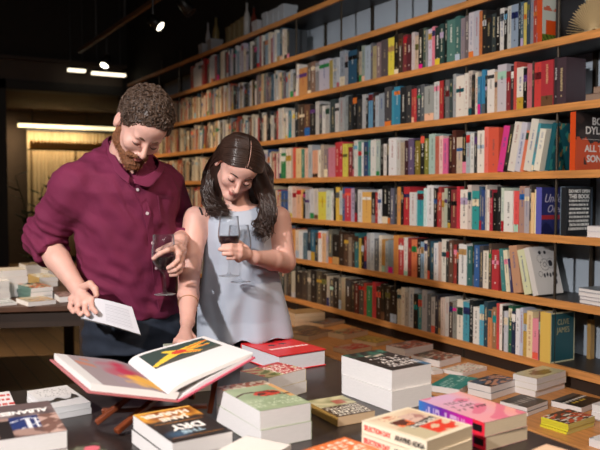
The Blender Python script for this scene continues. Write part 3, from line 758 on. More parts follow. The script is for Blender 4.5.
# Dylan book
def dyl(u, v):
    if v > .52 + .04 * math.sin(u * 11) + .03 * math.sin(u * 31): return lin('2c2422') if (math.sin(u * 14 + v * 8) + math.sin(v * 23)) < .6 else lin('40322e')
    if .2 < u < .85 and .1 < v < .5 and math.sin(u * 7 + v * 3) > .82: return lin('38221c')
    return lin('d2501e')
yd = Wx(577, 140, SX + .01).y
b = standing('book', 'large orange and black music book facing the aisle with white capitals', yd, 'E', .0, .285, .03, .262, lin('cc4c20'), dyl, 40, 40)
for s_, x, z, sz in (('BOB', .158, .222, .047), ('DYLAN', .150, .180, .047), ('ALL THE', .15, .098, .042), ('SONGS', .155, .052, .044)):
    text(s_, sz, 'e8e2dc', b, TM(x, -.0014, z), bold=.0012, name='title', squash=1.12)
m = MB(); m.box((.04, -.0012, .140), (.25, -.0006, .1415)); m.build('title_rule', mat('ink_e8e2dc', 'e8e2dc', .5), b)
# teal book leaning behind the last leaning one on row E
def tealart(u, v): return lin('1f5c66') if math.sin(u * 13 + math.sin(v * 9) * 2) * math.sin(v * 11) < .3 else lin('3a8f8a') if math.sin(u * 29) > 0 else lin('b08a50')
b = standing('book', 'dark teal patterned book leaning at the end of the third row', Wx(541, 140, SX + .02).y - .05, 'E', .02, .165, .026, .225, lin('1d5560'), tealart)
b.rotation_euler = (.2, 0, 0)
# row F end
def und(u, v):
    if .30 < v < .42: return lin('a8343c')
    return lin('30346c') if v > .15 + .1 * math.sin(u * 8) else lin('202450')
yu = Wx(543, 210, SX + .01).y
b = standing('book', 'navy book with a red band and looping white script, fourth row end', yu, 'F', .0, .16, .034, .222, lin('5a5cae'), und)
text('Under', .058, 'b8b4cc', b, TM(.082, -.0012, .168), name='title', shear=.4, squash=.9)
text('Over', .052, 'b8b4cc', b, TM(.084, -.0012, .118), name='title', shear=.4, squash=.9)
yp_ = Wx(563, 210, SX + .01).y - .028
b = standing('book', 'black hardback packed with white hand lettering, facing out on the fourth row', yp_, 'F', .0, .165, .03, .222, lin('23262a'), None)
text('DO NOT OPEN', .021, 'e6e6e2', b, TM(.084, -.0012, .203), bold=.0009, squash=.98)
text('THIS BOOK', .027, 'e6e6e2', b, TM(.084, -.0012, .179), bold=.0009)
m = MB(); rr = random.Random(4)
for k in range(8):       # the smaller lines, too fine to read
    x = .014 + rr.uniform(0, .008); z0 = .155 - k * .0185; hh = .0115 if k < 6 else .014
    while x < .148:
        l = rr.uniform(.004, .009); q = rr.uniform(-.0015, .0015)
        m.quad([(x, -.0009, z0 + q), (x + l, -.0009, z0 - q), (x + l, -.0009, z0 + hh - q), (x + l * .6, -.0009, z0 + hh * .7), (x, -.0009, z0 + hh + q)])
        x += l + rr.uniform(.0012, .005)
m.build('small_lettering', mat('ink_e6e6e2'), b)
standing('book', 'slate grey book standing behind the black hand-lettered one', yp_ - .0 + .034, 'F', .03, .19, .028, .225, lin('5c6c7c'))
# book stacks lying on shelves at far right
def flat_on_shelf(row, x0, y0, z, ly, lx, t, c, label, group, art=None, rz=0, pages=PAGES):
    m = MB(); mp = MB()
    m.box((0, 0, 0), (lx, ly, .0015), c); m.box((0, 0, t - .0015), (lx, ly, t), c); m.box((lx - .002, 0, .0015), (lx, ly, t - .0015), c)
    if art: m.grid(lambda u, v: (u * lx, v * ly, t + .0003), 16, 12, art)
    mp.box((.002, .002, .0015), (lx - .002, ly - .002, t - .0015))
    o = m.build('book', PRINT, loc=(x0, y0, z), rotz=rz); mp.build('page_block', pages, o)
    tag(o, label, 'book', group)
    return o
zc = SHZ['G'] + .0008
for k, t in enumerate((.017, .016, .018, .016)):
    flat_on_shelf('G', SX + .02 + .004 * (k % 2), Wx(586, 295, SX + .1).y - .27 + .003 * k, zc, .255, .2, t, lin(['b8b4ba', 'a8a4aa', 'c8c6cc', '6c747c'][k]),
                  f"{['pale grey magazine at the bottom of', 'darker grey magazine second up in', 'pale magazine third up in', 'slate covered magazine on top of'][k]} the lying stack, second row from bottom", 'magazines lying at the near end', rz=-.06); zc += t + .0003
zc = SHZ['F'] + .0008
for k, t in enumerate((.026, .024, .02)):
    if k < 2: flat_on_shelf('F', SX + .02, Wx(597, 215, SX + .1).y - .22, zc, .21, .2, t, lin(['d8d4d8', 'c8c4cc'][k]), f"pale book lying {['under', 'on'][k]} another at the near end, fourth row", 'pale books lying on the fourth row'); zc += t + .0003
zc = SHZ['D'] + .0008
def pat(u, v): return lin('d8d4cc') if math.sin(u * 50) > 0 else lin('5a4a40')
for k, t in enumerate((.03, .028, .026)):
    flat_on_shelf('D', SX + .01 + .01 * k, Wx(595, 95, SX + .1).y - .22 - .012 * k, zc, .2 - .02 * k, .16, t, lin(['6a4a3c', '8a6a5a', '5a463c'][k]), f"brown patterned notebook, {['lowest', 'middle one', 'topmost'][k]} of three on the second row down", 'patterned notebooks', pat, pages=mat('brown_pages', '8a7464', .8)); zc += t + .0003
# opened fan-folded book on the top full row shelf
yf = Wx(603, 20, SX + .1).y
t = empty('fanned_book', (SX + .09, yf, SHZ['C'] + .001)); tag(t, 'old book standing opened into a fan of cream pages, top shelf right', 'book')
N = 34
for k in range(N):
    a = math.radians(8 + 164 * k / (N - 1)); r_ = .15
    m = MB(); d1 = Vector((0, -math.cos(a), math.sin(a))); n = Vector((0, d1.z, -d1.y)) * .0006
    x0, x1 = -.05, .05
    p0 = d1 * .015; p1 = d1 * (r_ + .004 * (k % 3))
    P = [Vector((x0, 0, 0)) + p0, Vector((x0, 0, 0)) + p1, Vector((x1, 0, 0)) + p1, Vector((x1, 0, 0)) + p0]
    m.quad([p + n for p in P]); m.quad([p - n for p in reversed(P)]); m.quad([P[0] + n, P[0] - n, P[1] - n, P[1] + n]); m.quad([P[1] + n, P[1] - n, P[2] - n, P[2] + n])
    m.build('page_leaf', mat('aged_paper', 'c8b084', .8), t)
# dark slab standing on shelf C at px 556-575
# Clive James
def clv(u, v):
    if u < .05 or u > .96 or v < .03 or v > .97: return lin('c8c4a0')
    return lin('24525a')
yc_ = Wx(552, 335, SX + .01).y
b = standing('book', 'thick teal book with a pale yellow spine and bordered cover, bottom row end', yc_, 'H', .0, .165, .062, .238, lin('d8b458'), clv, 26, 36, spine_c=lin('dcb85c'))
text('CLIVE', .038, 'a8a078', b, TM(.085, -.0012, .19), name='title', squash=.85)
text('JAMES', .038, 'a8a078', b, TM(.085, -.0012, .152), name='title', squash=.85)
# narrow tan upright strip near the wall, beyond Clive James
standing('book', 'narrow tan strip standing against the wall, bottom row beyond the teal one', Wx(592, 330, SX + .25).y, 'H', .24, .03, .02, .19, lin('b08a50'))
# ---- things on the very top shelf, dim
def onA(px, py_top, w, kind, col, lab, cat, grp=None, x=SX + .12):
    y = Wx(px, 30, x).y; base = SHZ['A'] + .001
    ztop = max(base + .06, Wx(px, py_top, x).z); h = ztop - base
    m = MB()
    if kind == 'box':
        m.box((-.06, -w / 2, 0), (.06, w / 2, h)); o = m.build('storage_box', mat('dull_' + col, col, .7), loc=(x, y, base)); bevel(o, .004)
        m = MB(); m.box((-.063, -w / 2 - .003, h - .03), (.063, w / 2 + .003, h + .003)); m.build('lid', mat('dull_' + col), o)
    else:
        r = w / 2
        m.lathe([(0, 0), (r, 0), (r, h * .6), (r * .8, h * .72), (r * .35, h * .82), (r * .35, h), (0, h)], 20); o = m.build('bottle', mat('bottle_' + col, col, .25), loc=(x, y, base), smooth=True)
        m = MB(); m.lathe([(0, h), (r * .4, h), (r * .4, h + .02), (0, h + .02)], 16); m.build('cap', BLACK, o)
    tag(o, lab, cat, grp)
onA(206, 45, .09, 'box', 'a8a8ac', 'pale box at far left on the topmost shelf, left of another', 'box')
onA(215, 40, .08, 'box', '98989c', 'second pale box from the left on the topmost shelf', 'box')
onA(208, 23, .05, 'bottle', 'b8b8bc', 'pale slim bottle standing above the leftmost box on the topmost shelf', 'bottle', x=SX + .24)
onA(216, 18, .07, 'bottle', '8a7a50', 'olive-gold bottle beside the pale slim bottle, topmost shelf', 'bottle', x=SX + .24)
onA(261, 22, .1, 'box', 'b0b0b4', 'grey box left of the dark red bottle on the topmost shelf', 'box')
onA(265.5, 14, .06, 'bottle', '5a1c1c', 'dark red bottle between pale boxes on the topmost shelf', 'bottle', x=SX + .1)
for k, (p, yt) in enumerate(((271, 14), (277, 12), (282.5, 9.5), (288, 6))):
    onA(p, yt, .085, 'box', 'a8b0b8', ['first', 'second', 'third', 'fourth'][k] + ' of four pale boxes in a row rising along the topmost shelf', 'box', 'pale boxes on the topmost shelf')
onA(247, 3, .06, 'bottle', 'c0c0c0', 'tall pale bottle near the middle of the topmost shelf', 'bottle', x=SX + .2)
onA(254, 8, .06, 'bottle', '6a3028', 'reddish bottle beside the tall pale one, topmost shelf', 'bottle', x=SX + .2)
for k in range(4):
    onA(233 + 5 * k, 28 - 3.2 * k, .07, 'box', '8a7a58', ['leftmost', 'second', 'third', 'rightmost'][k] + ' of four tan boxes set back on the topmost shelf', 'box', 'tan boxes on the topmost shelf', x=SX + .24)
# ================================================================ books lying on the tables
def U(p): return Vector((p.x, p.y, 0))
def quadpose(Lp, Fp, Rp, zt, Bp=None):
    L = Wh(*Lp, zt); R = Wh(*Rp, zt)
    F = Wh(*Fp, zt) if Bp is None else L + R - Wh(*Bp, zt)
    # keep the seen left and right corners exact; the near corner is turned into a true right angle
    ctr = (L + R) / 2; r = (R - L).length / 2
    F2 = ctr + (F - ctr).normalized() * r
    ex = R - F2; ey = L - F2
    #SK
    return ctr, math.atan2(ex.y, ex.x), ex.length, ey.length
def flat_book(pos, ang, lx, ly, t, label, cover, art=None, hard=False, spine='y+', spine_c=None, pages=PAGES, group=None, name='book', nu=40, nv=52):
    m = MB(); mp = MB(); ct = .0028 if hard else .0004; ov = .003 if hard else 0.0
    x0, x1, y0, y1 = -lx / 2, lx / 2, -ly / 2, ly / 2
    m.box((x0, y0, 0), (x1, y1, ct), cover)
    cd = cover
    m.box((x0, y0, t - ct), (x1, y1, t), cd)
    if art: m.grid(lambda u, v: (x0 + u * lx, y0 + v * ly, t + .0002), nu, nv, art)
    sc = spine_c or cover; st = .003 if hard else .0012
    bx = {'y+': ((x0, y1 - st, 0), (x1, y1, t)), 'y-': ((x0, y0, 0), (x1, y0 + st, t)), 'x-': ((x0, y0, 0), (x0 + st, y1, t)), 'x+': ((x1 - st, y0, 0), (x1, y1, t))}[spine]
    if callable(sc):
        m.box(*bx, cover)
        if spine == 'x-': m.grid(lambda u, v: (x0 - .0003, y0 + (1 - u) * ly, v * t), 60, 4, sc)
    else: m.box(*bx, sc)
    px0, px1, py0, py1 = x0 + ov, x1 - ov, y0 + ov, y1 - ov
    if spine == 'y+': py1 = y1 - st
    if spine == 'y-': py0 = y0 + st
    if spine == 'x-': px0 = x0 + st
    if spine == 'x+': px1 = x1 - st
    # page block with slightly uneven leaves
    mp.box((px0 + .0003, py0 + .0003, ct), (px1 - .0003, py1 - .0003, t - ct))
    o = m.build(name, PRINT, loc=pos, rotz=ang); mp.build('page_block', pages, o)
    return tag(o, label, 'book', group)
rs = random.Random(21)
def stack(L, F, R, zt, zbase, n, labels, cover, art=None, jit=.004, B=None, **kw):
    """n copies piled up, the top one's upper face through the three seen corners"""
    ctr, ang, lx, ly = quadpose(L, F, R, zt, B)
    t = (zt - zbase) / n - .0003
    out = []
    for k in range(n):
        top = k == n - 1
        j = Vector((rs.uniform(-jit, jit), rs.uniform(-jit, jit), 0)) if not top else Vector((0, 0, 0))
        z = zbase + .0003 + k * (t + .0003)
        o = flat_book(Vector((ctr.x, ctr.y, 0)) + j + Vector((0, 0, z)), ang + (0 if top else rs.uniform(-.02, .02)), lx, ly, t, labels[k] if not isinstance(labels, str) else labels, cover, art if top else None, **kw)
        out.append(o)
    return out, lx, ly, t
def TT(x, y, t, rot=math.pi, dz=.0006): return Matrix.Translation((x, y, t + dz)) @ Matrix.Rotation(rot, 4, 'Z')
def hsh(i, j, s): 
    x = math.sin(i * 127.1 + j * 311.7 + s * 74.7) * 43758.5453; return x - math.floor(x)
def glyph(u, v, nc, nr, s=0, fill=.75, wid=.72):
    """rows of uneven letter-like marks"""
    j = math.floor(v * nr); fv = v * nr - j
    if not .16 < fv < .84: return False
    x = u * nc + hsh(j, 0, s) * 2; i = math.floor(x); fu = x - i
    if hsh(i, j, s) > fill or fu > wid: return False
    k = hsh(i, j, s + 9); a = fu / wid; b = (fv - .16) / .68
    if k < .3: return a < .38 or b < .28 or b > .75
    if k < .6: return abs(a - .5) < .22 or b > .7
    if k < .8: return a < .35 or a > .68 or abs(b - .5) < .15
    return abs(a - b) < .3 or b < .25
def ns(u, v, a=9, b=7, c=0): return math.sin(u * a + math.sin(v * b + c) * 2) * math.cos(v * b * 1.3 + math.sin(u * a * .7) * 1.7 + c)
TB = .75 + .0006; LB = LH + .0006
def mixc(a, b, t): t = max(0, min(1, t)); return tuple(x + (y - x) * t for x, y in zip(a, b))

# 1 Jane Harper
def a1(u, v):
    if v > .70: return mixc(lin('e8a43c'), lin('8a4a18'), .5 + .6 * ns(u, v, 11, 5) + (v - .9))  if v < .97 else lin('f0b858')
    if v > .62: return mixc(lin('1c1612'), lin('d08a30'), (v - .62) * 12 + .3 * ns(u, v, 17, 5))
    if .08 < v < .36 and u < .55: return mixc(lin('121416'), lin('2e5a78'), 1 - ((u - .25) ** 2 * 14 + (v - .2) ** 2 * 50) ** .5)
    return lin('17130f')
S1, lx, ly, t = stack((133, 415), (172, 444.5), (233, 431), .818, TB, 2, ['lower copy under the orange and black thriller, front of the table', 'top orange and black thriller paperback with upside-down white title, front of the table'], lin('1a1511'), a1, spine='x+')
b = S1[-1]
text('HARPER', .036, 'f0e4d4', b, TT(-.005, ly * .35, t), bold=.0014, squash=lx * .92 / .15); text('JANE', .034, 'f0e4d4', b, TT(0, ly * .18, t), bold=.0012, squash=lx * .6 / .095)
text('DRY', .050, 'f4f0ea', b, TT(lx * .02, -ly * .11, t), bold=.002, squash=lx * .55 / .1); text('THE', .026, 'a8c0cc', b, TT(.0, -ly * .27, t), bold=.0008, squash=1.1)
for q0, q1 in ((.045, .055), (-.40, -.393)):
    m = MB(); m.box((-lx * .42, ly * q0, t + .0003), (lx * .42, ly * q1, t + .0006)); m.build('rule_line', mat('ink_c08038', 'c08038', .5), b)
# 2 green cover with red bird
def a2(u, v):
    d = ((u - .62) / .26) ** 2 + ((v - .52) / .1) ** 2
    if d < 1: return lin('c4402e') if ns(u, v, 13, 21) > -.4 else lin('5a2a1c')
    if abs(v - .52 - .1 * math.sin(u * 5)) < .02: return lin('4a2c1e')
    if v > .82: return lin('b86a48') if ns(u, v, 23, 16) > 0 else lin('e8dcc8')
    if u > .9 and v > .3: return lin('d8a870')
    if .08 < v < .36 and glyph(u, v, 11, 12, 3): return lin('c4d0b4')
    return mixc(lin('a8b894'), lin('8ca07c'), .5 + .5 * ns(u, v, 5, 7))
S2, lx, ly, t = stack((216.5, 387), (260, 411), (311, 402.5), .840, TB, 2, ['lower copy of the pair under the green red-bird cover', 'green illustrated paperback with a red bird, top of the thick pair mid-table'], lin('a4b090'), a2, spine='x+', pages=PAGES)
# 3 floral cover with red lettering
def a3(u, v):
    if u > .38 and v < .88 and glyph(u, v, 9, 7, 2, .9, .85): return lin('f4e8dc')
    if u > .42 and ns(u, v, 5, 6, 4) > -.5: return lin('c4383a')
    if ns(u, v, 9, 8) > .25: return lin('7a8a3c')
    if ns(u, v, 9, 8) < -.45: return lin('c85a3c')
    return lin('d0c088')
S3, lx, ly, t = stack((240, 371), (266, 382.5), (306, 368.5), .822, TB, 2, ['lower of the two floral paperbacks beside the open book', 'floral paperback with red and white lettering, between open book and red hardback'], lin('c8b888'), a3, spine='x+')
# 4 red hardback
def a4(u, v):
    for cx, cy in ((.50, .80), (.74, .84), (.36, .60), (.60, .62)):
        du, dv = (u - cx) / .085, (v - cy) / .05
        if du * du + dv * dv < 1 and dv > -.9 + .7 * abs(math.sin(du * 3)): return lin('2c2426')
    return lin('dc2a30')
S4, lx, ly, t = stack((240.5, 343), (278, 357.5), (326, 349), .806, TB, 1, 'large red hardback with black birds and a white title line, table corner', lin('d8262c'), a4, hard=True, spine='y+', pages=mat('grey_white_pages', 'd4d2d8', .8, var=.08, vscale=60, stretch=(1, 1, 30)), nu=60, nv=60)
b = S4[0]
text('the hunting grounds', .028, 'f4e4e0', b, TT(-.005, -ly * .1, t, math.radians(0)), bold=.0012, squash=lx * .9 / .27) if False else None
m = MB(); rr = random.Random(8); x = -lx * .36
while x < lx * .40:
    l = rr.uniform(.006, .016); q = rr.uniform(.006, .010); m.box((x, -ly * .12 - q, t + .0003), (x + l, -ly * .12 + q, t + .0007)); x += l + rr.uniform(.001, .005)
m.build('title', mat('ink_f4dcd8', 'f4dcd8', .5), b)
# 5 brown and cream paperback with blotted white letters
def a5(u, v):
    if v > .52: return mixc(lin('c8c098'), lin('8a8a60'), .5 + .6 * ns(u, v, 8, 9)) if not (.5 < u < .8 and .6 < v < .8) else lin('a8604c')
    if .04 < v < .48 and .04 < u < .96 and glyph(u, v, 8, 9, 5, .92, .8): return lin('e8e0cc')
    return lin('4a3a2c')
stack((306, 401), (336, 425), (375, 410.5), .776, TB, 1, 'single brown and cream paperback lying behind the collage stack', lin('8a6a3c'), a5, spine='x-', spine_c=lin('a07c40'), pages=mat('tan_pages', 'cdb08c', .85))
# 6 black cover on white thick pair
def a6(u, v):
    if v > .78: return mixc(lin('1a1c1c'), lin('2e6a5a'), .5 + .8 * ns(u, v, 13, 9))
    if .12 < v < .62 and .2 < u < .95 and glyph(u, v, 9, 9, 6, .8, .8): return lin('dcd4d0')
    if .3 < u < .75 and .68 < v < .8: return lin('c0b0a0') if ns(u, v, 9, 20) > 0 else lin('4a5a50')
    if u > .85 and v < .3: return lin('3a6a8a')
    return lin('1c1a1c')
stack((341.5, 355.5), (393.5, 373.5), (431.5, 363.5), .862, TB, 2, ['lower thick paperback under the black cover, right of the red hardback', 'thick paperback with a black cover and white letters, tall pair at table edge'], lin('d4d0cc'), a6, spine='y+', jit=.006)
# 7 collage cover, cream with red
def a7(u, v):
    if u < .055 or u > .95 or v < .05 or v > .95: return lin('f0e2c8')
    s = u - v * .3
    if .40 < u < .95 and .10 < v < .40 and ns(u, v, 13, 11) > -.25: return lin('dc3c28')
    if .30 < u < .9 and abs(v - .46 - .15 * (u - .5)) < .055: return lin('e8e4dc') if glyph(u, (v - .15 * u) , 16, 7, 4, .95, .8) else lin('4a4440')
    if .2 < u < .5 and .5 < v < .72: return lin('e8703c') if ns(u, v, 17, 13) > .1 else lin('5a3028')
    if .5 < u < .85 and .5 < v < .8: return lin('b08078') if ns(u, v, 11, 15) > 0 else lin('d8b8a8')
    if .2 < u < .5 and .78 < v < .9: return lin('c86a48') if ns(u, v, 17, 23) > .2 else lin('e8d0b0')
    if u < .4 and v < .5: return lin('c4b898')
    return mixc(lin('e8d8bc'), lin('d8b898'), .5 + .5 * ns(u, v, 5, 6))
def sp7(u, v):
    return lin('eee0c8')
S7, lx, ly, t = stack((362, 420.5), (424, 452), (472.5, 425.5), .836, TB, 3, ['bottom copy under the cream and red collage cover', 'middle copy under the cream and red collage cover', 'cream paperback with a red collage cover, top copy at front right'], lin('eee0c8'), a7, B=(404, 400), spine='x-', spine_c=lin('eee0c8'), pages=PAGEC)
for k, b in enumerate(S7):
    M = Matrix.Translation((-lx / 2 - .0006, ly * .25, t / 2)) @ Matrix(((0, 0, -1, 0), (-1, 0, 0, 0), (0, 1, 0, 0), (0, 0, 0, 1)))
    text('SELECTION DAY', t * .55, 'd8423c', b, M, bold=.0006, squash=.68, name='spine_title')
    M = Matrix.Translation((-lx / 2 - .0006, -ly * .25, t / 2)) @ Matrix(((0, 0, -1, 0), (-1, 0, 0, 0), (0, 1, 0, 0), (0, 0, 0, 1)))
    text('ARAVIND ADIGA', t * .55, '2e2a28', b, M, bold=.0006, squash=.68, name='spine_author')
# 8 pink cover
def a8(u, v):
    c = mixc(lin('e8a0a8'), lin('d8b0d0'), v * 1.3 - .2)
    if u > .6: c = mixc(c, lin('f0a890'), (u - .6) * 2)
    if ns(u, v, 6, 8, 1) > .45: c = mixc(c, lin('d85a80'), .7)
    if .12 < u < .8 and .42 < v < .78 and glyph(u, v, 10, 8, 7, .85, .8) and abs(v - .6) < .17: c = lin('6a464c')
    return c
def sp8(u, v):
    if u > .84: return lin('181014') if (u < .97 and .15 < v < .85) else lin('e0283c')
    c = mixc(lin('2a78c0'), lin('6a2a9c'), u * 3) if u < .35 else mixc(lin('6a2a9c'), lin('e01888'), (u - .35) * 2)
    if .08 < u < .72 and .3 < v < .72 and glyph(u, (v - .3) / .42 * .9, 26, 1, 3): c = mixc(c, lin('e8d0e8'), .55)
    return c
# (spine u runs from the far corner to the near one)
def sp8f(u, v): return sp8(u, v)
S8, lx, ly, t = stack((419, 400), (487, 426.5), (527, 412.5), .818, TB, 2, ['lower pink book with violet spine, right end of the table', 'pink paperback with violet to magenta spine, upper of the pair at right'], lin('e098a8'), a8, B=(458, 389), spine='x-', spine_c=sp8f, pages=PAGEC)
# 9 orange book at the bottom
def a9(u, v):
    if .12 < v < .9 and .08 < u < .92 and glyph(u, v, 6, 5, 8, .9, .8): return lin('f4dcc8')
    return lin('e07840')
stack((297, 452), (338, 482), (388, 452), .80, TB, 1, 'orange paperback with pale letters at the front edge of view', lin('e07840'), a9, spine='x+', pages=PAGEC)
# 10 white cover at the bottom
stack((212, 453), (262, 470), (291, 444.5), .80, TB, 1, 'plain off-white book at the bottom of the picture, before the green pair', lin('ece4dc'), None, spine='x+')
# 11 peach one bottom right
stack((528, 451.5), (560, 466), (575, 452), .79, TB, 1, 'peach covered book at the bottom right corner of the black table', lin('f0c8a8'), None, spine='x+')
# 12 Albanese
def a12(u, v):
    if v > .80: return lin('6a5a5a')
    if v > .58: return mixc(lin('5a4e50'), lin('8a7a78'), ns(u, v, 9, 7))
    if .44 < u < .78 and .22 < v < .60:
        return lin('e4e4e8') if (.62 < u < .68 or .72 < u < .75) and v < .5 or .2 < ns(u, v, 6, 7, 2) < .34 else lin('2c3c70')
    if .12 < u < .28 and .1 < v < .5: return lin('2c2826') if .15 < u < .25 else lin('d8d0c8')
    if .3 < u < .44 and v < .5: return lin('2e2a2a')
    if u > .78: return lin('c4a498') if ns(u, v, 15, 13) > 0 else lin('7a5a50')
    return lin('a88a80') if ns(u, v, 11, 9) > .1 else lin('6c5450')
S12, lx, ly, t = stack((-36, 411), (-27, 443), (67, 430.5), .828, TB, 2, ['lower copy under the photo-cover paperback at left', 'paperback with a photo cover and upside-down white title, left foreground'], lin('6a5a58'), a12, spine='y+')
text('ALBANESE', .04, 'f0ece8', S12[-1], TT(lx * .12, ly * .22, t), bold=.0015, squash=lx * .72 / .22)
m = MB(); 
# 13 white with red text
S13, lx, ly, t = stack((-25, 395), (-22, 412), (16, 406.5), .80, TB, 1, 'white book with red letters cut by the left edge of view', lin('eeeae8'), None, spine='y+')
for k in range(3): text('TALES OF', .02, 'c83c34', S13[0], TT(lx * .15, -ly * .28 + k * ly * .27, t), bold=.0008) if k == 5 else None
m = MB(); rr = random.Random(5)
for k in range(3):
    x = -lx * .2
    while x < lx * .44:
        l = rr.uniform(.006, .014); m.box((x, -ly * .34 + k * ly * .27, t + .0003), (x + l, -ly * .34 + k * ly * .27 + .017, t + .0006)); x += l + .004
m.build('lettering', mat('ink_c83c34', 'c83c34', .5), S13[0])
# 14 white booklets with a black silhouette
def a14(u, v):
    g = .22 + .16 * math.exp(-((u - .45) / .12) ** 2) + .05 * math.sin(u * 9)
    if .12 < u < .92 and v > .22 + .1 * u and v < g + .06 + .09 * u + .14 * max(0, 1 - abs(u - .85) * 9): return lin('34322f')
    if .5 < v < .92 and .1 < u < .9 and glyph(u, v, 26, 13, 1, .8): return lin('9a9898')
    return lin('e4e2e0')
stack((27, 391), (47.5, 410), (90.5, 402), .782, TB, 2, ['lower white booklet under the one with the dark silhouette', 'thin white booklet printed with a dark shoe-like silhouette, left of the open book'], lin('dcdcdc'), a14, spine='y-')
# 15 dark cover bottom
def a15(u, v): return lin('d86a78') if (u - .8) ** 2 + (v - .75) ** 2 < .02 else lin('3a3a30') if ns(u, v) > 0 else lin('6a6a5a')
stack((44, 453), (60, 474), (119, 459), .785, TB, 1, 'dark green-grey book with a pink spot at the bottom edge of view', lin('3a3a34'), a15, spine='y+')

# ---- on the oak ledge
def collage(c1, c2, c3, s=0):
    return lambda u, v: c1 if ns(u, v, 11, 9, s) > .25 else c2 if ns(u, v, 7, 13, s + 2) > .1 else c3
l = lin
def led(L, F, R, dz, n, labels, cover, art, **kw): return stack(L, F, R, LB + dz, LB, n, labels, cover, art, nu=22, nv=28, **kw)
led((386, 345), (404, 350), (433, 344), .045, 1, 'white paperback with a red and brown photo cover, back of the ledge', l('e8e4e0'), collage(l('a8503c'), l('d8b8b0'), l('6a4a4c')), spine='x+')
led((411, 355), (439, 360), (461, 355.5), .034, 1, 'pale paperback with brown scene on the ledge, behind the polka cover', l('b8a898'), collage(l('8a4a38'), l('c8b8a8'), l('5a5450'), 1), spine='x+')
led((425, 368), (433, 373), (443, 369.5), .02, 1, 'small white book peeking out behind the black-cover pair, on the ledge', l('ece8e4'), None, spine='x+')
led((443, 369), (463, 373), (487, 366.5), .018, 1, 'thin white paperback with scattered red and grey figures, on the ledge', l('ece4d8'), lambda u, v: l('c87a68') if ns(u, v, 17, 15, 2) > .6 else l('8a9a90') if ns(u, v, 15, 19, 5) > .62 else l('e8e0d4'), spine='x+')
led((430, 385), (462, 394), (478, 378), .028, 1, 'teal paperback with pale writing on the ledge, behind the pink stack', l('1c8a80'), lambda u, v: l('a8d4cc') if .3 < v < .8 and glyph(u, v, 7, 6, 3) else l('1a8c84'), spine='x+')
led((467.5, 381.5), (491, 386.5), (518, 379), .056, 2, ['lower paperback under the dark blue photo cover, on the ledge', 'paperback with a dark blue and tan photo cover, centre of the ledge'], l('3a4a5c'), collage(l('c89478'), l('3c5878'), l('1e2228')), spine='x+')
led((513, 373.5), (537, 378.5), (566, 370.5), .082, 3, ['bottom book of the tallest pile on the ledge', 'middle book of the tallest pile on the ledge', 'olive and cream portrait cover crowning the tallest pile on the ledge'], l('b8ac84'), lambda u, v: l('7a6438') if ((u - .5) / .3) ** 2 + ((v - .5) / .34) ** 2 < 1 and ns(u, v, 9, 8) > -.3 else l('c4bc98'), spine='x+')
led((500, 401), (527.5, 408.5), (548, 400.5), .034, 2, ['lower book under the charcoal cover, front of the ledge', 'charcoal covered paperback with grey letters, front of the ledge'], l('3c3834'), lambda u, v: l('a09890') if .35 < v < .65 and math.sin(u * 40) > .2 else l('3a3733'), spine='x+')
led((551, 400.5), (582, 408.5), (603, 399.5), .024, 1, 'black paperback with gold letters, right part of the ledge', l('201e1c'), lambda u, v: l('c8a83c') if .36 < v < .48 and math.sin(u * 38) > -.1 and .2 < u < .8 else l('d8d4cc') if .54 < v < .64 and math.sin(u * 46) > 0 else l('4a4440') if v > .8 else l('1e1c1a'), spine='x+')
led((541, 416.5), (568, 423), (595, 416), .040, 4, ['lowest of the four yellow-edged magazines', 'second yellow-edged magazine from the bottom', 'third yellow-edged magazine from the bottom', 'top yellow-edged magazine with a collage cover, front of the ledge'], l('d8cc34'), collage(l('c85a38'), l('e0d8c8'), l('5a4434'), 3), spine='x-', spine_c=l('dcd23c'), pages=mat('yellow_pages', 'cfc27a', .8))
led((592, 404), (609, 409), (625, 403), .06, 2, ['lower white book cut by the right edge of view, on the ledge', 'upper white book cut by the right edge of view, on the ledge'], l('e4e0e0'), None, spine='x+')
led((589, 438), (612, 446), (640, 436), .028, 1, 'white book at the bottom right corner, on the ledge', l('e4e4e6'), collage(l('8a9098'), l('e4e4e6'), l('e8e8ea')), spine='x+')
led((285, 310), (297, 313.5), (325, 312), .082, 3, ['bottom book of the tan pile at the far end of the ledge', 'middle book of the tan pile at the far end of the ledge', 'top book of the tan pile at the far end of the ledge'], l('a88458'), None, spine='x+', pages=mat('tan_pages'))
led((284, 329), (296, 334), (319, 327), .022, 1, 'tan book with a dark cover left of the others, far ledge', l('7a5c3c'), collage(l('4a3428'), l('8a6844'), l('5c4830'), 2), spine='x+', pages=mat('tan_pages'))
led((292, 334), (306, 339.5), (333, 330), .03, 1, 'tan book with a brown portrait cover, just past the red hardback', l('8a6c44'), collage(l('6a3a2c'), l('a88458'), l('584030'), 4), spine='x+', pages=mat('tan_pages'))
led((328, 332), (342, 337.5), (368, 330), .03, 1, 'cream-edged book with a red and dark cover, middle of the far ledge', l('a88c5c'), collage(l('a8583c'), l('3c3028'), l('b0986c'), 1), spine='x+', pages=mat('tan_pages'))
led((352, 339), (378, 345), (392, 339.5), .02, 1, 'flat yellowish book behind the black-cover pair, far ledge', l('b8984c'), collage(l('c8a858'), l('8a7438'), l('a88c48'), 6), spine='x+', pages=mat('tan_pages'))
led((333, 347), (345, 352.5), (372, 346), .024, 1, 'red covered book lying just left of the black-cover pair, on the ledge', l('a83c2c'), collage(l('c03c30'), l('b03428'), l('c8a088'), 7), spine='x+', pages=mat('tan_pages'))
led((308, 322), (322, 326), (345, 320), .02, 1, 'slate covered book lying beyond the tan one, far ledge', l('5a5448'), collage(l('6a6a70'), l('7a4a3c'), l('4a4440'), 3), spine='x+', pages=mat('tan_pages'))

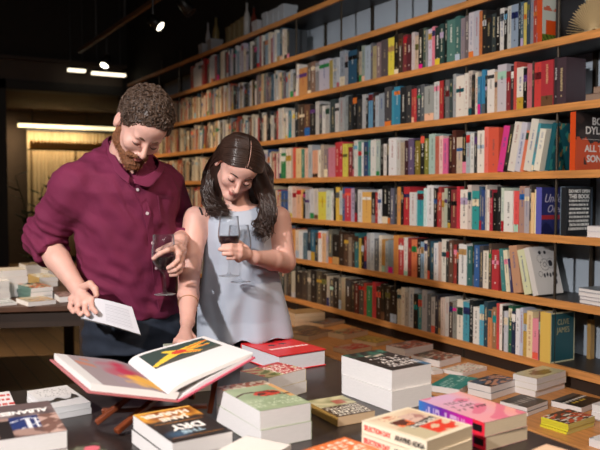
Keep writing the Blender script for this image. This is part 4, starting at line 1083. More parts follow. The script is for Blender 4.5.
# ---- on the table behind the man: positions by the seen top corners
def lt(L, F, R, dz, n, labels, cover, art, **kw): return stack(L, F, R, TB + dz, TB, n, labels, cover, art, nu=18, nv=22, **kw)
lt((-14, 300), (-10, 306), (17, 302.5), .012, 1, 'grey and white framed booklet at the left edge, table behind the man', l('c8c8cc'), lambda u, v: l('3c4048') if .1 < u < .9 and (.1 < v < .16 or .84 < v < .9) else l('8c8c90') if math.sin(u * 50) > 0 and .3 < v < .6 else l('c4c8cc'), spine='y+')
lt((16, 298), (23, 304.5), (56, 299.5), .024, 1, 'white-edged paperback with brown photo cover, front of the table behind the man', l('a88c70'), collage(l('c8a06c'), l('7a5a40'), l('b8b0a0'), 2), spine='y+')
lt((17, 284), (27, 291), (53, 286.5), .07, 3, ['bottom book of the teal pile, table behind the man', 'middle teal book of the pile, table behind the man', 'orange topped book on the teal pile, table behind the man'], l('5a7a74'), collage(l('c8643c'), l('e0d8c0'), l('4a5a50'), 1), spine='x-')
lt((-12, 278), (-6, 283.5), (9.5, 280.5), .10, 3, ['bottom book of the white pile at the far left', 'middle book of the white pile at the far left', 'top book of the white pile at the far left'], l('e4dcd0'), None, spine='y+')
lt((-12, 268.5), (-6, 271.5), (27, 269.5), .15, 4, ['lowest of the four big pale books, back of the left table', 'second lowest of the four big pale books, back of the left table', 'second highest of the four big pale books, back of the left table', 'topmost of the four big pale books, back of the left table'], l('d4c8b8'), None, spine='y+')
lt((28, 274), (36, 280), (58, 276.5), .06, 2, ['lower book of the yellow-lined pair near the man\'s cuff', 'upper book of the yellow-lined pair near the man\'s cuff'], l('c0a46c'), collage(l('e0dcd4'), l('c8a04c'), l('e4e0d8'), 5), spine='x-')
lt((19, 263), (24, 266), (42, 264.5), .07, 2, ['lower dark-topped book beyond the others, left table', 'upper dark-topped book beyond the others, left table'], l('8a7c6c'), collage(l('5a4434'), l('b8a890'), l('6a5644'), 2), spine='y+')
lt((52, 292), (56, 300), (75, 296), .03, 1, 'rosy covered book half behind the man\'s forearm', l('8a5c5c'), collage(l('9a6c6c'), l('c8b0b0'), l('6a4c50'), 3), spine='y+')
lt((55, 260), (61, 265), (73, 262), .06, 1, 'thick pale book behind the man\'s forearm', l('c8c0b4'), None, spine='y+')

lt((-6, 288), (0, 292), (16, 289.5), .035, 1, 'beige paperback between the white pile and the teal pile, left table', l('c0b098'), collage(l('c8a880'), l('8a7460'), l('d8d0c4'), 5), spine='y+')
lt((40, 268), (46, 272), (60, 269.5), .045, 1, 'cream book behind the yellow-lined pair, left table', l('d8ccb8'), collage(l('d8ccb8'), l('a88c68'), l('c8bca8'), 8), spine='y+')
lt((66, 276), (70, 281), (86, 278), .05, 1, 'white book seen between forearm and shirt, left table', l('dcd8d0'), None, spine='y+')
lt((30, 262), (36, 264), (50, 262.5), .05, 1, 'brown book at the far side of the left table', l('8a7458'), None, spine='y+')

# ================================================================ the open picture book on its stand
zs = .85
P_sn = Vh(178, 401, .835); P_sf = Vh(135, 368, .855)
P_ln = Vh(88, 391.5, .882); P_lf = Vh(50, 359, .905)
P_rn = Vh(255, 357, .925); P_rf = Vh(204, 339.5, .925)
orig = W((P_sn + P_sf) / 2); orig = Vector((orig.x, orig.y, TB))
def LW(p): w = W(p); return w - orig
def bil(a, b, c, d, s, t): return a.lerp(b, s).lerp(d.lerp(c, s), t)
OB = empty('open_picture_book', orig); tag(OB, 'large open picture book with flower photographs, tilted on the wooden stand', 'book')
def board(A, B, C, D, th, col, name):
    A, B, C, D = map(LW, (A, B, C, D)); n = (B - A).cross(D - A).normalized(); 
    if n.z < 0: n = -n
    m = MB(); lo = [p - n * th for p in (A, B, C, D)]; up = [A, B, C, D]
    m.quad(up); m.quad(lo[::-1])
    for i in range(4): j = (i + 1) % 4; m.quad([lo[i], lo[j], up[j], up[i]])
    return m.build(name, mat('cover_' + col, col, .45), OB)
board(P_sn, P_ln, P_lf, P_sf, .004, 'b46a6c', 'cover_board')
board(P_rn, P_sn, P_sf, P_rf, .004, 'c0586a', 'cover_board')
# left leaves
def leaf_slab(A, B, C, D, prof, thick, name, art, nu, nv, cm, ins=.02):
    """A spine near, B edge near, C edge far, D spine far; prof(s)->(shift, height)"""
    A, B, C, D = map(LW, (A, B, C, D)); n = (B - A).cross(D - A).normalized()
    if n.z < 0: n = -n
    up = Vector((0, 0, 1))
    def top(s, t):
        t = ins + t * (1 - 2 * ins); sh, hh = prof(s)
        return bil(A, B, C, D, sh, t) + up * hh
    def bot(s, t):
        t = ins + t * (1 - 2 * ins); sh, hh = prof(s)
        return bil(A, B, C, D, max(0.0, sh), t) + up * (max(.001, thick(s)))
    m = MB(); m.grid(lambda u, v: top(u, v), nu, nv, art)
    o = m.build(name, MATTE, OB, smooth=True)
    m = MB()
    m.grid(lambda u, v: top(u, 0) * (1 - v) + bot(u, 0) * v, nu, 3); m.grid(lambda u, v: top(u, 1) * (1 - v) + bot(u, 1) * v, nu, 3)
    m.grid(lambda u, v: top(1, u) * (1 - v) + bot(1, u) * v, nv, 3); m.grid(lambda u, v: bot(u, v), nu, nv)
    m.build('leaf_edges', mat('leaf_edge_white', 'e4e0dc', .8), o, smooth=False)
    return o
def artL(u, v):
    if u > .86: return lin('d8d6d6')
    c = lin('9a8c90')
    n1 = ns(u * 1.3, v, 9, 7, 1)
    if .05 < u < .62 and .02 < v < .98:
        c = mixc(lin('9c8c94'), lin('b83050'), .95 - ((u - .33) / .3) ** 2 - ((v - .62) / .33) ** 2 + .4 * n1)
        if v < .62 and u < .5: c = mixc(c, lin('e8b048'), 1.1 - ((u - .22) / .26) ** 2 - ((v - .3) / .22) ** 2 + .5 * ns(u, v, 19, 11))
    if .66 < u < .84 and .55 < v < .9 and ns(u, v, 7, 9, 3) > -.1: c = mixc(c, lin('c8744a'), .6)
    if u < .05: c = lin('d8d0d0')
    return c
leaf_slab(P_sn, P_ln, P_lf, P_sf, lambda s: (.01 + .95 * s, .004 + .012 * math.sin(min(1, s * 3) * math.pi / 2) + .002), lambda s: .001, 'left_page', artL, 84, 84, None)
def artR(u, v):
    if .30 < u < .93 and .50 < v < .95:
        x, y = (u - .30) / .63, (v - .50) / .45
        c = lin('34433f') if y > .2 else lin('4a4a42')
        # a large orange-yellow bloom with spread petals
        for k, (ax, ay, bx, by, w) in enumerate(((.5, .5, .05, .15, .12), (.5, .5, .95, .75, .12), (.5, .5, .2, .3, .14), (.5, .5, .9, .45, .10), (.5, .5, .35, .75, .10), (.5, .5, .7, .2, .10))):
            dx, dy = bx - ax, by - ay; q = max(0, min(1, ((x - ax) * dx + (y - ay) * dy) / (dx * dx + dy * dy)))
            d = math.hypot(x - ax - dx * q, y - ay - dy * q)
            if d < w * (1 - .55 * q): c = lin('e8c040') if (k % 2 == 0 or d > w * .3) else lin('d0622c')
        if math.hypot((x - .5) * 1.2, y - .5) < .13: c = lin('c8402c')
        return c
    return lin('dcd8d8')
def profR(s):
    # the turned pages roll up and over the spine, then fall flat to the fore edge
    K = [(0, -.0, .004), (.12, -.08, .014), (.24, -.10, .027), (.36, -.01, .036), (.5, .20, .034), (.7, .52, .025), (.88, .82, .017), (1, .985, .012)]
    for (a, x0, h0), (b, x1, h1) in zip(K, K[1:]):
        if s <= b:
            q = (s - a) / (b - a); i = K.index((a, x0, h0))
            pm = K[max(0, i - 1)]; nx = K[min(len(K) - 1, i + 2)]
            def cr(p0, p1, p2, p3): return .5 * (2 * p1 + (p2 - p0) * q + (2 * p0 - 5 * p1 + 4 * p2 - p3) * q * q + (3 * p1 - p0 - 3 * p2 + p3) * q ** 3)
            return cr(pm[1], x0, x1, nx[1]), cr(pm[2], h0, h1, nx[2])
    return K[-1][1], K[-1][2]
def remap_art(u, v):
    return artR((u - .12) / .88 if u > .12 else 0, v)
A, B, C, D = map(LW, (P_sn, P_rn, P_rf, P_sf))
up = Vector((0, 0, 1))
def topR(u, v): sh, hh = profR(u); a_ = bil(A, B, C, D, sh, .02 + .96 * v); return a_ + up * hh
def undR(u, v):
    sh, hh = profR(u); th = .012 * (1 - .55 * u) + .002
    # inner side of the rolled leaves
    e = 1e-2; s2, h2 = profR(min(1, u + e)); s1, h1 = profR(max(0, u - e)); w = (B - A).length
    tx, tz = (s2 - s1) * w, h2 - h1; l_ = math.hypot(tx, tz) + 1e-9
    nx, nz = tz / l_, -tx / l_
    a_ = bil(A, B, C, D, max(.0, sh + nx * th / w), .02 + .96 * v); return a_ + up * max(.0015, hh + nz * th)
m = MB(); m.grid(topR, 100, 76, remap_art); o = m.build('right_page', MATTE, OB, smooth=True)
m = MB(); m.grid(undR, 48, 8); m.grid(lambda u, v: topR(u, 0) * (1 - v) + undR(u, 0) * v, 48, 3); m.grid(lambda u, v: topR(u, 1) * (1 - v) + undR(u, 1) * v, 48, 3); m.grid(lambda u, v: topR(1, u) * (1 - v) + undR(1, u) * v, 20, 2)
m.build('leaf_edges', mat('leaf_edge_white'), o, smooth=True)
# lower page block lying on the right board
m = MB()
def low(u, v): return bil(A, B, C, D, .02 + .95 * u, .02 + .96 * v) + up * (.0015 + .010 * math.sin(min(1, u * 2.2) * math.pi / 2) * (1 - .3 * u))
m.grid(low, 20, 8); m.grid(lambda u, v: low(u, 0) * (1 - v) + bil(A, B, C, D, .02 + .95 * u, .02) * v, 20, 2); m.grid(lambda u, v: low(1, u) * (1 - v) + bil(A, B, C, D, .97, .02 + .96 * u) * v, 8, 2)
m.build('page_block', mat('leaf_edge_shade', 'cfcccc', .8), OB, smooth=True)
# wooden stand
ST = empty('book_stand', orig); tag(ST, 'reddish wooden folding stand holding up the open picture book', 'book stand')
MAH = mat('mahogany', '7a3c22', .35, var=.25, vscale=12)
def stick(a, b, w=.009, h=.007, name='leg'):
    a, b = Vector(a), Vector(b); d = (b - a); l_ = d.length; q = d.to_track_quat('X', 'Z').to_matrix().to_4x4()
    m = MB(); m.box((0, -w, -h), (l_, w, h), M=Matrix.Translation(a) @ q); return bevel(m.build(name, MAH, ST), .003)
def onT(px, py, z): return LW(Vh(px, py, z))
def under(A, B, C, D, s, t, dz=-.02): return bil(A, B, C, D, s, t) + up * dz
Lq = list(map(LW, (P_sn, P_ln, P_lf, P_sf)))
z0 = .012
fa = onT(96, 422, .765); fb = onT(116, 431, .765)
stick((fa.x, fa.y, z0), under(*Lq, .25, .45, -.022)); stick((fb.x, fb.y, z0), under(*Lq, .04, .35, -.022))
g1 = under(A, B, C, D, .75, .35, -.022); g2 = under(A, B, C, D, .6, .8, -.022)
stick((g1.x - .02, g1.y + .01, z0), g1); stick((g2.x + .03, g2.y + .03, z0), g2)
stick(under(*Lq, .6, .45, -.017), under(*Lq, .0, .45, -.017), .014, .006, 'rest_arm'); stick(under(A, B, C, D, .0, .45, -.017), under(A, B, C, D, .8, .45, -.017), .014, .006, 'rest_arm')
c1 = Vector((fa.x, fa.y, .03)); stick((fa.x + .02, fa.y + .02, .035), (g1.x - .03, g1.y, .035), .008, .006, 'cross_bar')
# patterned book behind it, under the woman's hand, on two more copies
def apt(u, v):
    if .3 < u < .95 and .0 < v < .62: return lin('e0dcd8')
    return lin('8a9684') if ns(u, v, 31, 37) > 0 else lin('b8bca8')
stack((163, 344), (167, 360), (210, 352), .868, TB, 3, ['bottom book of the pile under the woman\'s right hand', 'middle book of the pile under the woman\'s right hand', 'grey-green patterned book under the woman\'s right hand'], lin('98a08c'), apt, spine='y+')
# ================================================================ people
VOX = 0.0042
ROTP = -TH
def person_root(o, P, label):
    w = W(P); o.location = (w.x, w.y, 0); o.rotation_euler = (0, 0, -TH)
    tag(o, label, 'person')
def setmats(me, mats, fn=None):
    for x in mats: me.materials.append(x)
    if fn:
        n = len(me.polygons); c = np.zeros(n * 3, np.float32); me.polygons.foreach_get('center', c)
        me.polygons.foreach_set('material_index', fn(c.reshape(-1, 3)).astype(np.int32))
def wrinkle(me, fn):
    """push the vertices along their normals by fn(points)"""
    n = len(me.vertices); c = np.zeros(n * 3, np.float32); me.vertices.foreach_get('co', c); c = c.reshape(-1, 3)
    nn = np.zeros(n * 3, np.float32); me.vertices.foreach_get('normal', nn); nn = nn.reshape(-1, 3)
    c = c + nn * fn(c)[:, None]; me.vertices.foreach_set('co', c.astype(np.float32).ravel()); me.update()
def meshpts(me):
    c = np.zeros(len(me.vertices) * 3, np.float32); me.vertices.foreach_get('co', c); return c.reshape(-1, 3)
def strip(bvh, pts, width, lift, name, m_, parent, off, wdir=None):
    """narrow band following a surface: pts are (px,py) looked at from the room"""
    P = []
    for px, py in pts:
        a, f, v = ray(px, py); d = Vector((a, f, v)).normalized()
        h = bvh.ray_cast(Vector((0, 0, CAMZ)) - off, d)
        if h[0] is not None: P.append((h[0], h[1] if h[1].dot(d) < 0 else -h[1]))
    m = MB(); pr = None
    for i in range(len(P) - 1):
        p, n = P[i]; q, n2 = P[i + 1]
        t = (q - p).normalized(); s1 = t.cross(n).normalized() * width / 2; s2 = t.cross(n2).normalized() * width / 2
        a, b, c, d = p - s1 + n * lift, p + s1 + n * lift, q + s2 + n2 * lift, q - s2 + n2 * lift
        m.quad([a, b, c, d]); m.quad([a, p - s1 - n * .002, p + s1 - n * .002, b]) if i == 0 else None
        m.quad([b, p + s1 - n * .003, q + s2 - n2 * .003, c]); m.quad([d, q - s2 - n2 * .003, p - s1 - n * .003, a])
    return m.build(name, m_, parent), P

# ------------------------------------------------------------- the man
SHIRT = mat('burgundy_cotton', '681a3c', 0.85, bump=.25, bscale=260, var=.09, vscale=14)
JEANS = mat('dark_denim', '222a38', 0.85, bump=.3, bscale=400, var=.12, vscale=30)
SHOE = mat('brown_leather', '3a261c', .4)
HAIRM = mat('brown_hair', '35271f', .45, var=.35, vscale=60)
BEARD = mat('auburn_beard', '70482e', .7, var=.3, vscale=140, bump=.5, bscale=180)
mz = lambda px, py, Z: np.array(V(px, py, Z))
O = V(134, 330, 2.63); offM = Vector((O.x, O.y, 0))
lo = np.array((offM.x - .44, offM.y - .36, -.004)); hi = np.array((offM.x + .30, offM.y + .24, 1.76))
HM = Head(mz(141.5, 127, 2.43), headmat(24, 46, 17), .97)
F = Field(lo, hi, VOX)
# torso rings: px centre, py, Z, half width, half depth
YAWM = math.radians(28)
rb = [(120, 163, 2.53, .10, .06), (120, 176, 2.535, .175, .085), (124, 192, 2.54, .178, .102), (127, 222, 2.56, .158, .108), (126, 262, 2.59, .148, .105), (130, 300, 2.62, .152, .108), (134, 330, 2.63, .160, .112), (137, 348, 2.63, .150, .11)]
def ring(r, g=0.0): 
    c = mz(r[0], r[1], r[2]); return (c[0], c[1], c[2], r[3] + g, r[4] + g)
F.loft([ring(r) for r in rb], YAWM, .02)
hipL = mz(112, 340, 2.63); hipR = mz(160, 340, 2.67)
for h, fx, fy in ((hipL, -.02, -.02), (hipR, .03, .03)):
    kn = np.array((h[0] + fx * .5, h[1] - .02, .48)); an = np.array((h[0] + fx, h[1] + .02 + fy, .085))
    F.cone(h, kn, .088, .058, .03); F.cone(kn, an, .056, .038, .02); F.cone(an, an + np.array((.0, -.14, -.045)), .036, .03, .02)
neckA = HM.p(0, -.035, -.055); neckB = mz(121, 172, 2.555)
F.cone(neckA, neckB, .057, .062, .025)
sculpt_head(F, HM)
# right arm (left in view)
shR = mz(70, 187, 2.46); elR = mz(43, 238, 2.53); wrR = mz(77, 287, 2.41)
shL = mz(166, 184, 2.68); elL = mz(182, 236, 2.74); wrL = mz(180, 241, 2.51)
F.cone(shR, elR, .06, .045, .03); F.cone(elR, elR * .55 + wrR * .45, .044, .041, .015); F.cone(elR * .55 + wrR * .45, wrR, .041, .027, .01)
F.cone(shL, elL, .06, .044, .03); F.cone(elL, elL * .4 + wrL * .6, .041, .034, .01); F.cone(elL * .4 + wrL * .6, wrL, .034, .025, .01)
# right hand
def hand(pal, knk, fingers, thumb, r=.0086):
    for k_ in knk: F.cone(pal, k_, .017, .0125, .008)
    for a_, b_ in zip(knk, knk[1:]): F.cone(a_, b_, .0125, .0125, .006)
    for f_ in fingers: F.chain(f_, [r * 1.12, r, r * .95, r * .85][:len(f_)], .003)
    F.chain(thumb, [.015, .0118, .0105, .0092][:len(thumb)], .004)
pal = mz(80, 292, 2.39)
F.cone(wrR, pal, .025, .02, .012)
kn = [mz(72, 299, 2.385), mz(78, 302, 2.365), mz(85, 303, 2.35), mz(91, 300, 2.35)]
hand(pal, kn, [[kn[0], mz(70, 307, 2.36), mz(73.5, 312, 2.335)], [kn[1], mz(77, 310, 2.335), mz(80.5, 314.5, 2.315)], [kn[2], mz(85, 311, 2.32), mz(88, 315, 2.305)], [kn[3], mz(92, 308, 2.32), mz(96, 312.5, 2.305)]],
     [mz(82, 288, 2.385), mz(90, 284, 2.365), mz(95, 289, 2.35), mz(96.5, 295, 2.345)])
# left hand round the glass bowl
pal = mz(180.5, 250.5, 2.45); F.cone(wrL, pal, .024, .019, .012)
kn = [mz(174.5, 248.5, 2.405), mz(178.5, 254, 2.40), mz(180.5, 259.5, 2.405), mz(181, 265, 2.415)]
hand(pal, kn, [[kn[0], mz(168, 250, 2.362), mz(160, 253.5, 2.347), mz(153.5, 258.5, 2.352)], [kn[1], mz(178, 260, 2.368), mz(173, 265, 2.356), mz(168, 268, 2.360)], [kn[2], mz(180, 266, 2.374), mz(175, 270, 2.364), mz(169.5, 271.5, 2.370)], [kn[3], mz(180, 271, 2.388), mz(176, 274, 2.378), mz(171, 275, 2.380)]],
     [mz(179, 247, 2.44), mz(175, 244, 2.462), mz(167, 247, 2.468), mz(158, 251, 2.46)])
me = F.mesh('person', offM)
def fm(c):
    q = HM.loc(c + np.array(offM)); r = np.zeros(len(c))
    r[(np.abs(q[:, 0]) < .022) & (q[:, 1] > .088) & (q[:, 2] < -.052) & (q[:, 2] > -.072)] = 1
    return r
setmats(me, [SKIN, LIP], fm)
MAN = link('person', me); person_root(MAN, O, 'bearded person in a burgundy rolled-sleeve shirt looking down, booklet and wine glass in hand')
# shirt: one garment, trunk and rolled sleeves
F = Field(lo, hi, VOX)
rs_ = [(117, 158, 2.55, .085, .06), (119, 165, 2.54, .145, .082), (120, 175, 2.535, .188, .102), (124, 192, 2.54, .192, .116), (127, 222, 2.56, .172, .122), (126, 262, 2.59, .165, .122), (130, 300, 2.62, .168, .126), (132, 314.5, 2.63, .168, .128)]
F.loft([ring(r) for r in rs_], YAWM, .02)
cuR = elR * .70 + wrR * .30; cuL = elL * .5 + wrL * .5
F.cone(mz(114, 156, 2.56), shR + np.array((.02, 0, .012)), .050, .060, .04); F.cone(mz(132, 158, 2.58), shL + np.array((-.02, 0, .008)), .048, .058, .04)
F.cone(shR + np.array((.012, 0, -.004)), elR, .070, .062, .035); F.cone(elR, cuR, .062, .056, .02)
F.cone(shL + np.array((-.005, 0, -.004)), elL, .070, .060, .035); F.cone(elL, cuL, .058, .054, .02)
for e_, c_, w_, tl in ((elR, cuR, wrR, .09), (elL, cuL, wrL, .034)):      # rolled cuff: a thicker band, cut square
    d = (w_ - e_) / np.linalg.norm(w_ - e_)
    F.cone(c_ - d * .03, c_ - d * .004, .060, .059, .004)
    def cut(X, Y, Z, c_=c_, d=d, tl=tl):
        x, y, z = X - c_[0], Y - c_[1], Z - c_[2]; t = x * d[0] + y * d[1] + z * d[2]
        return np.maximum(np.maximum(-(t - .004), t - tl), np.sqrt(np.maximum(x * x + y * y + z * z - t * t, 0)) - .069)
    F.add(cut, c_ - .06, c_ + .06 + d * .06, 0.003, 's')
# neck opening
F.cone(neckA, mz(121, 168, 2.545), .062, .060, .006, 's')
nk = mz(131, 168, 2.44); F.ell(nk, (.022, .05, .030), None, .008, 's')
me = F.mesh('shirt', offM)
EL = elR - np.array(offM); ER = elL - np.array(offM)
def folds(c):
    X, Y, Z = c[:, 0], c[:, 1], c[:, 2]
    w = .006 * vnoise(X, Y, Z * .7, .11, 1) + .0045 * vnoise(X, Y, Z, .05, 2) + .002 + .006 * np.maximum(0, vnoise(X + Z * .5, Y, Z * .35, .045, 3)) ** 1.5
    dR = np.linalg.norm(c - EL, axis=1); t = ((c - EL) @ ((shR - elR) / np.linalg.norm(shR - elR)))
    w += .0055 * np.exp(-(dR / .12) ** 2) * np.sin(t * 6.28 / .032 + 2 * vnoise(X, Y, Z, .12, 5))
    # drape from the shoulders and bunching over the hip
    w += .008 * np.exp(-((Z - 1.00) / .09) ** 2) * np.sin((Z * .8 + X * .55) * 6.28 / .055 + 1.5 * vnoise(X, Y, Z, .2, 6)) * np.clip(vnoise(X, Y, Z, .25, 7) * 2 + .6, 0, 1)
    w += .005 * np.sin((X * .8 + Z * .6) * 6.28 / .09 + 2.5 * vnoise(X, Y, Z, .3, 8)) * np.exp(-((Z - 1.25) / .12) ** 2)
    return np.maximum(w, -.0035)
wrinkle(me, folds); setmats(me, [SHIRT])
SH = link('shirt', me, MAN)
bv = BVHTree.FromPolygons([v.co[:] for v in me.vertices], [p.vertices[:] for p in me.polygons])
pk = [(131, 180), (137, 190), (143, 201), (147, 214), (150, 228), (152, 243), (154, 258), (156, 272), (158, 286), (160, 299), (161, 309)]
st_, P = strip(bv, pk, .026, .0025, 'placket', SHIRT, SH, offM)
BTN = mat('pearl_button', 'd8c8cc', .3)
for px, py in ((137, 190), (147, 213), (152, 243), (155.5, 268), (159, 292)):
    a, f, v = ray(px, py); h = bv.ray_cast(Vector((0, 0, CAMZ)) - offM, Vector((a, f, v)).normalized())
    if h[0] is None: continue
    n = h[1] if h[1].y < 0 else -h[1]
    m = MB(); m.lathe([(0, 0), (.0055, 0), (.0055, .002), (0, .002)], 12, M=Matrix.Translation(h[0] + n * .003) @ n.to_track_quat('Z', 'Y').to_matrix().to_4x4()); m.build('button', BTN, SH)
strip(bv, [(158, 196), (163, 196), (168, 197), (173, 199)], .012, .002, 'chest_pocket', mat('burgundy_dark', '5e1836', .85), SH, offM)
strip(bv, [(158, 196), (159, 205), (160, 214), (161, 222)], .004, .0025, 'pocket_seam', mat('burgundy_dark'), SH, offM)
# collar: two leaves around the neck
def collar(pts_top, pts_bot, name='collar'):
    m = MB(); T = [Vector(mz(*p)) - offM for p in pts_top]; B = [Vector(mz(*p)) - offM for p in pts_bot]; n = len(T)
    def cr(L_, u):
        x = u * (n - 1); i = min(int(x), n - 2); q = x - i; p0, p1, p2, p3 = L_[max(i - 1, 0)], L_[i], L_[i + 1], L_[min(i + 2, n - 1)]
        return .5 * (2 * p1 + (p2 - p0) * q + (2 * p0 - 5 * p1 + 4 * p2 - p3) * q * q + (3 * p1 - p0 - 3 * p2 + p3) * q ** 3)
    m.grid(lambda u, v: cr(T, u).lerp(cr(B, u), v), 24, 5)
    o = m.build(name, SHIRT, SH, smooth=True); s_ = o.modifiers.new('solid', 'SOLIDIFY'); s_.thickness = .0035; s_.offset = 0; return o
collar([(138, 158, 2.60), (124, 146, 2.62), (112, 136, 2.585), (108, 141, 2.53), (114, 153, 2.475), (122, 167, 2.44), (130, 176, 2.42)],
       [(138, 164, 2.62), (122, 152, 2.66), (105, 141, 2.61), (102, 149, 2.535), (107, 161, 2.465), (118, 175, 2.42), (129, 184, 2.408)])
collar([(138, 158, 2.60), (150, 156, 2.60), (158, 160, 2.56), (158, 167, 2.50), (151, 173, 2.465), (141, 177, 2.44), (133, 179, 2.425)],
       [(138, 164, 2.62), (152, 160, 2.63), (164, 165, 2.57), (163, 173, 2.505), (157, 180, 2.46), (149, 187, 2.432), (134, 183, 2.415)])
# trousers
F = Field((lo[0], lo[1], -.004), (hi[0], hi[1], 1.02), .006)
F.loft([ring(r, .012) for r in rb[4:]], YAWM, .02)
for h, fx, fy in ((hipL, -.02, -.02), (hipR, .03, .03)):
    kn_ = np.array((h[0] + fx * .5, h[1] - .02, .48)); an = np.array((h[0] + fx, h[1] + .02 + fy, .10))
    F.cone(h, kn_, .102, .074, .03); F.cone(kn_, an, .074, .062, .02)
me = F.mesh('trousers', offM); wrinkle(me, lambda c: .003 * vnoise(c[:, 0], c[:, 1], c[:, 2], .07, 3) + .0025 * np.sin(c[:, 2] * 90 + 3 * vnoise(c[:, 0], c[:, 1], c[:, 2], .15, 4)) * (c[:, 2] < .9)); setmats(me, [JEANS]); link('trousers', me, MAN)
def shoes(hips, off, parent, m_, spread=((-.02, -.02), (.03, .03))):
    for h, (fx, fy) in zip(hips, spread):
        F = Field((h[0] - .12, h[1] - .28, 0), (h[0] + .14, h[1] + .16, .16), .006)
        an = np.array((h[0] + fx, h[1] + .02 + fy, .05))
        F.cone(an + (0, .03, 0), an + (0, -.08, -.008), .046, .042, .02); F.cone(an + (0, -.08, -.008), an + (0, -.17, -.014), .042, .034, .02); F.cone(an, an + (0, 0, .05), .046, .046, .02)
        F.add(lambda X, Y, Z: X * 0 + Y * 0 + (.002 - Z), F.lo, F.lo + F.h * F.n, 0, 'i')
        me = F.mesh('shoe', off); setmats(me, [m_]); link('shoe', me, parent)
shoes((hipL, hipR), offM, MAN, SHOE)
# hair
def cap(H, lo_, hi_, rr, center, hairline, name, m_, parent, off, bump=None, vox=.003, extra=None):
    F = Field(lo_, hi_, vox)
    F.ell(H.p(*center), tuple(x * H.k for x in rr), H.M, .01)
    def hl(X, Y, Z): x, y, z = H.locf(X, Y, Z); return hairline(x, y, z)
    if bump: F.warp(lambda X, Y, Z: bump(*H.locf(X, Y, Z)))
    F.add(hl, F.lo, F.lo + F.h * F.n, 0, 'i')
    if extra: extra(F)
    me = F.mesh(name, off); setmats(me, [m_]); return link(name, me, parent)
c0 = HM.C
hairM = cap(HM, c0 - .16, c0 + .17, (.082, .106, .094), (0, -.013, .036),
    lambda x, y, z: np.maximum(np.maximum(.80 * y - .60 * z - (.017 - .08 * np.abs(x) * (z < .02)), -(z + .075)), .004 - (np.sqrt((y + .006) ** 2 + (z + .006) ** 2) - .024) * (np.abs(x) > .05) - (np.abs(x) <= .05) * 9), 'hair', HAIRM, MAN, offM,
    bump=lambda x, y, z: .006 * vnoise(x, y, z, .022, 11) + .004 * vnoise(x, y, z, .012, 12) - .006 * np.clip(z * 12, -.6, 1))
rh = random.Random(2)
me = hairM.data; N = len(me.vertices)
m = MB(); made = 0
CUR2 = mat('curl_hair', '4c3b30', .38, var=.4, vscale=80)
pts = meshpts(me); nr = np.zeros(N * 3, np.float32); me.vertices.foreach_get('normal', nr); nr = nr.reshape(-1, 3)
cc = np.array(HM.p(0, -.012, .03)) - np.array(offM)
for i in rh.sample(range(N), min(N, 2600)):
    p = Vector(pts[i]); n = Vector(nr[i])
    if (p - Vector(cc)).dot(n) < .03: continue
    q = HM.loc([pts[i] + np.array(offM)])[0]
    if q[2] < -.06: continue
    t = n.orthogonal().normalized(); t.rotate(Matrix.Rotation(rh.random() * 6.28, 3, n)); b = n.cross(t)
    r = rh.uniform(.0045, .008); tn = rh.uniform(.6, 1.2); k = 9; ph = rh.random() * 6.28
    if q[2] < 0: r *= .6
    P = [p + n * (.001 + .004 * math.sin(math.pi * j / k)) + (t * math.cos(ph + tn * 6.28 * j / k) + b * math.sin(ph + tn * 6.28 * j / k)) * r * (1 - .4 * j / k) for j in range(k + 1)]
    m.tube(P, [.0006] + [.0016] * (k - 1) + [.0005], 5, cap=False); made += 1
    if made > 1500: break
m.build('curls', CUR2, hairM, smooth=True)
# beard
F = Field(c0 - .16, c0 + .16, .003); p = HM.p; M_ = HM.M
for sx in (-1, 1):
    F.cone(p(sx * .064, .002, -.03), p(sx * .052, .008, -.062), .012, .020, .01); F.cone(p(sx * .050, .008, -.064), p(sx * .010, .072, -.096), .022, .023, .015)
    F.cone(p(sx * .012, .101, -.047), p(sx * .03, .078, -.062), .006, .010, .006)
F.ell(p(0, .074, -.098), (.026, .025, .021), M_, .012)
F.ell(p(0, .105, -.062), (.021, .03, .0085), M_, .004, 's')
F.warp(lambda X, Y, Z: .0035 * vnoise(X, Y, Z, .012, 13) + .002 * vnoise(X, Y, Z, .007, 14))
me = F.mesh('beard', offM); setmats(me, [BEARD]); bd = link('beard', me, MAN)
N = len(me.vertices); pts = meshpts(me); nr = np.zeros(N * 3, np.float32); me.vertices.foreach_get('normal', nr); nr = nr.reshape(-1, 3); m = MB()
dn = Vector(HM.p(0, .3, -1) - HM.p(0, 0, 0)).normalized()
for i in rh.sample(range(N), min(N, 1500)):
    p_ = Vector(pts[i]); n = Vector(nr[i]); q = HM.loc([pts[i] + np.array(offM)])[0]
    if n.y > .3 or abs(q[0]) < .024 and q[1] > .09 and -.075 < q[2] < -.05: continue
    d = (dn + n * .55 + Vector((rh.uniform(-.5, .5), rh.uniform(-.5, .5), rh.uniform(-.5, .5)))).normalized(); l_ = rh.uniform(.003, .0075)
    m.tube([p_ - n * .001, p_ + d * l_ * .5 + n * .001, p_ + d * l_], [.0011, .0009, .0003], 4, cap=False)
m.build('beard_strands', mat('auburn_strand', '84502f', .5, var=.35, vscale=90), bd, smooth=True)
def brows(H, parent, off, m_, th=.0042, lash=True):
    for sx in (-1, 1):
        m = MB(); m.tube([Vector(H.p(sx * x, y, z)) - off for x, y, z in ((.013, .092, .0185), (.025, .092, .024), (.036, .086, .0245), (.046, .076, .019))], [th * .6, th, th * .8, th * .3], 8); m.build('eyebrow', m_, parent, smooth=True)
        m = MB(); m.tube([Vector(H.p(sx * x, y, z)) - off for x, y, z in ((.018, .0868, -.004), (.025, .0905, -.0075), (.032, .091, -.0085), (.040, .0865, -.0065), (.045, .0805, -.003))], [.0008, .0016, .0018, .0016, .0008], 6); m.build('eyelash', mat('dark_lash', '2a1a14', .6), parent, smooth=True)
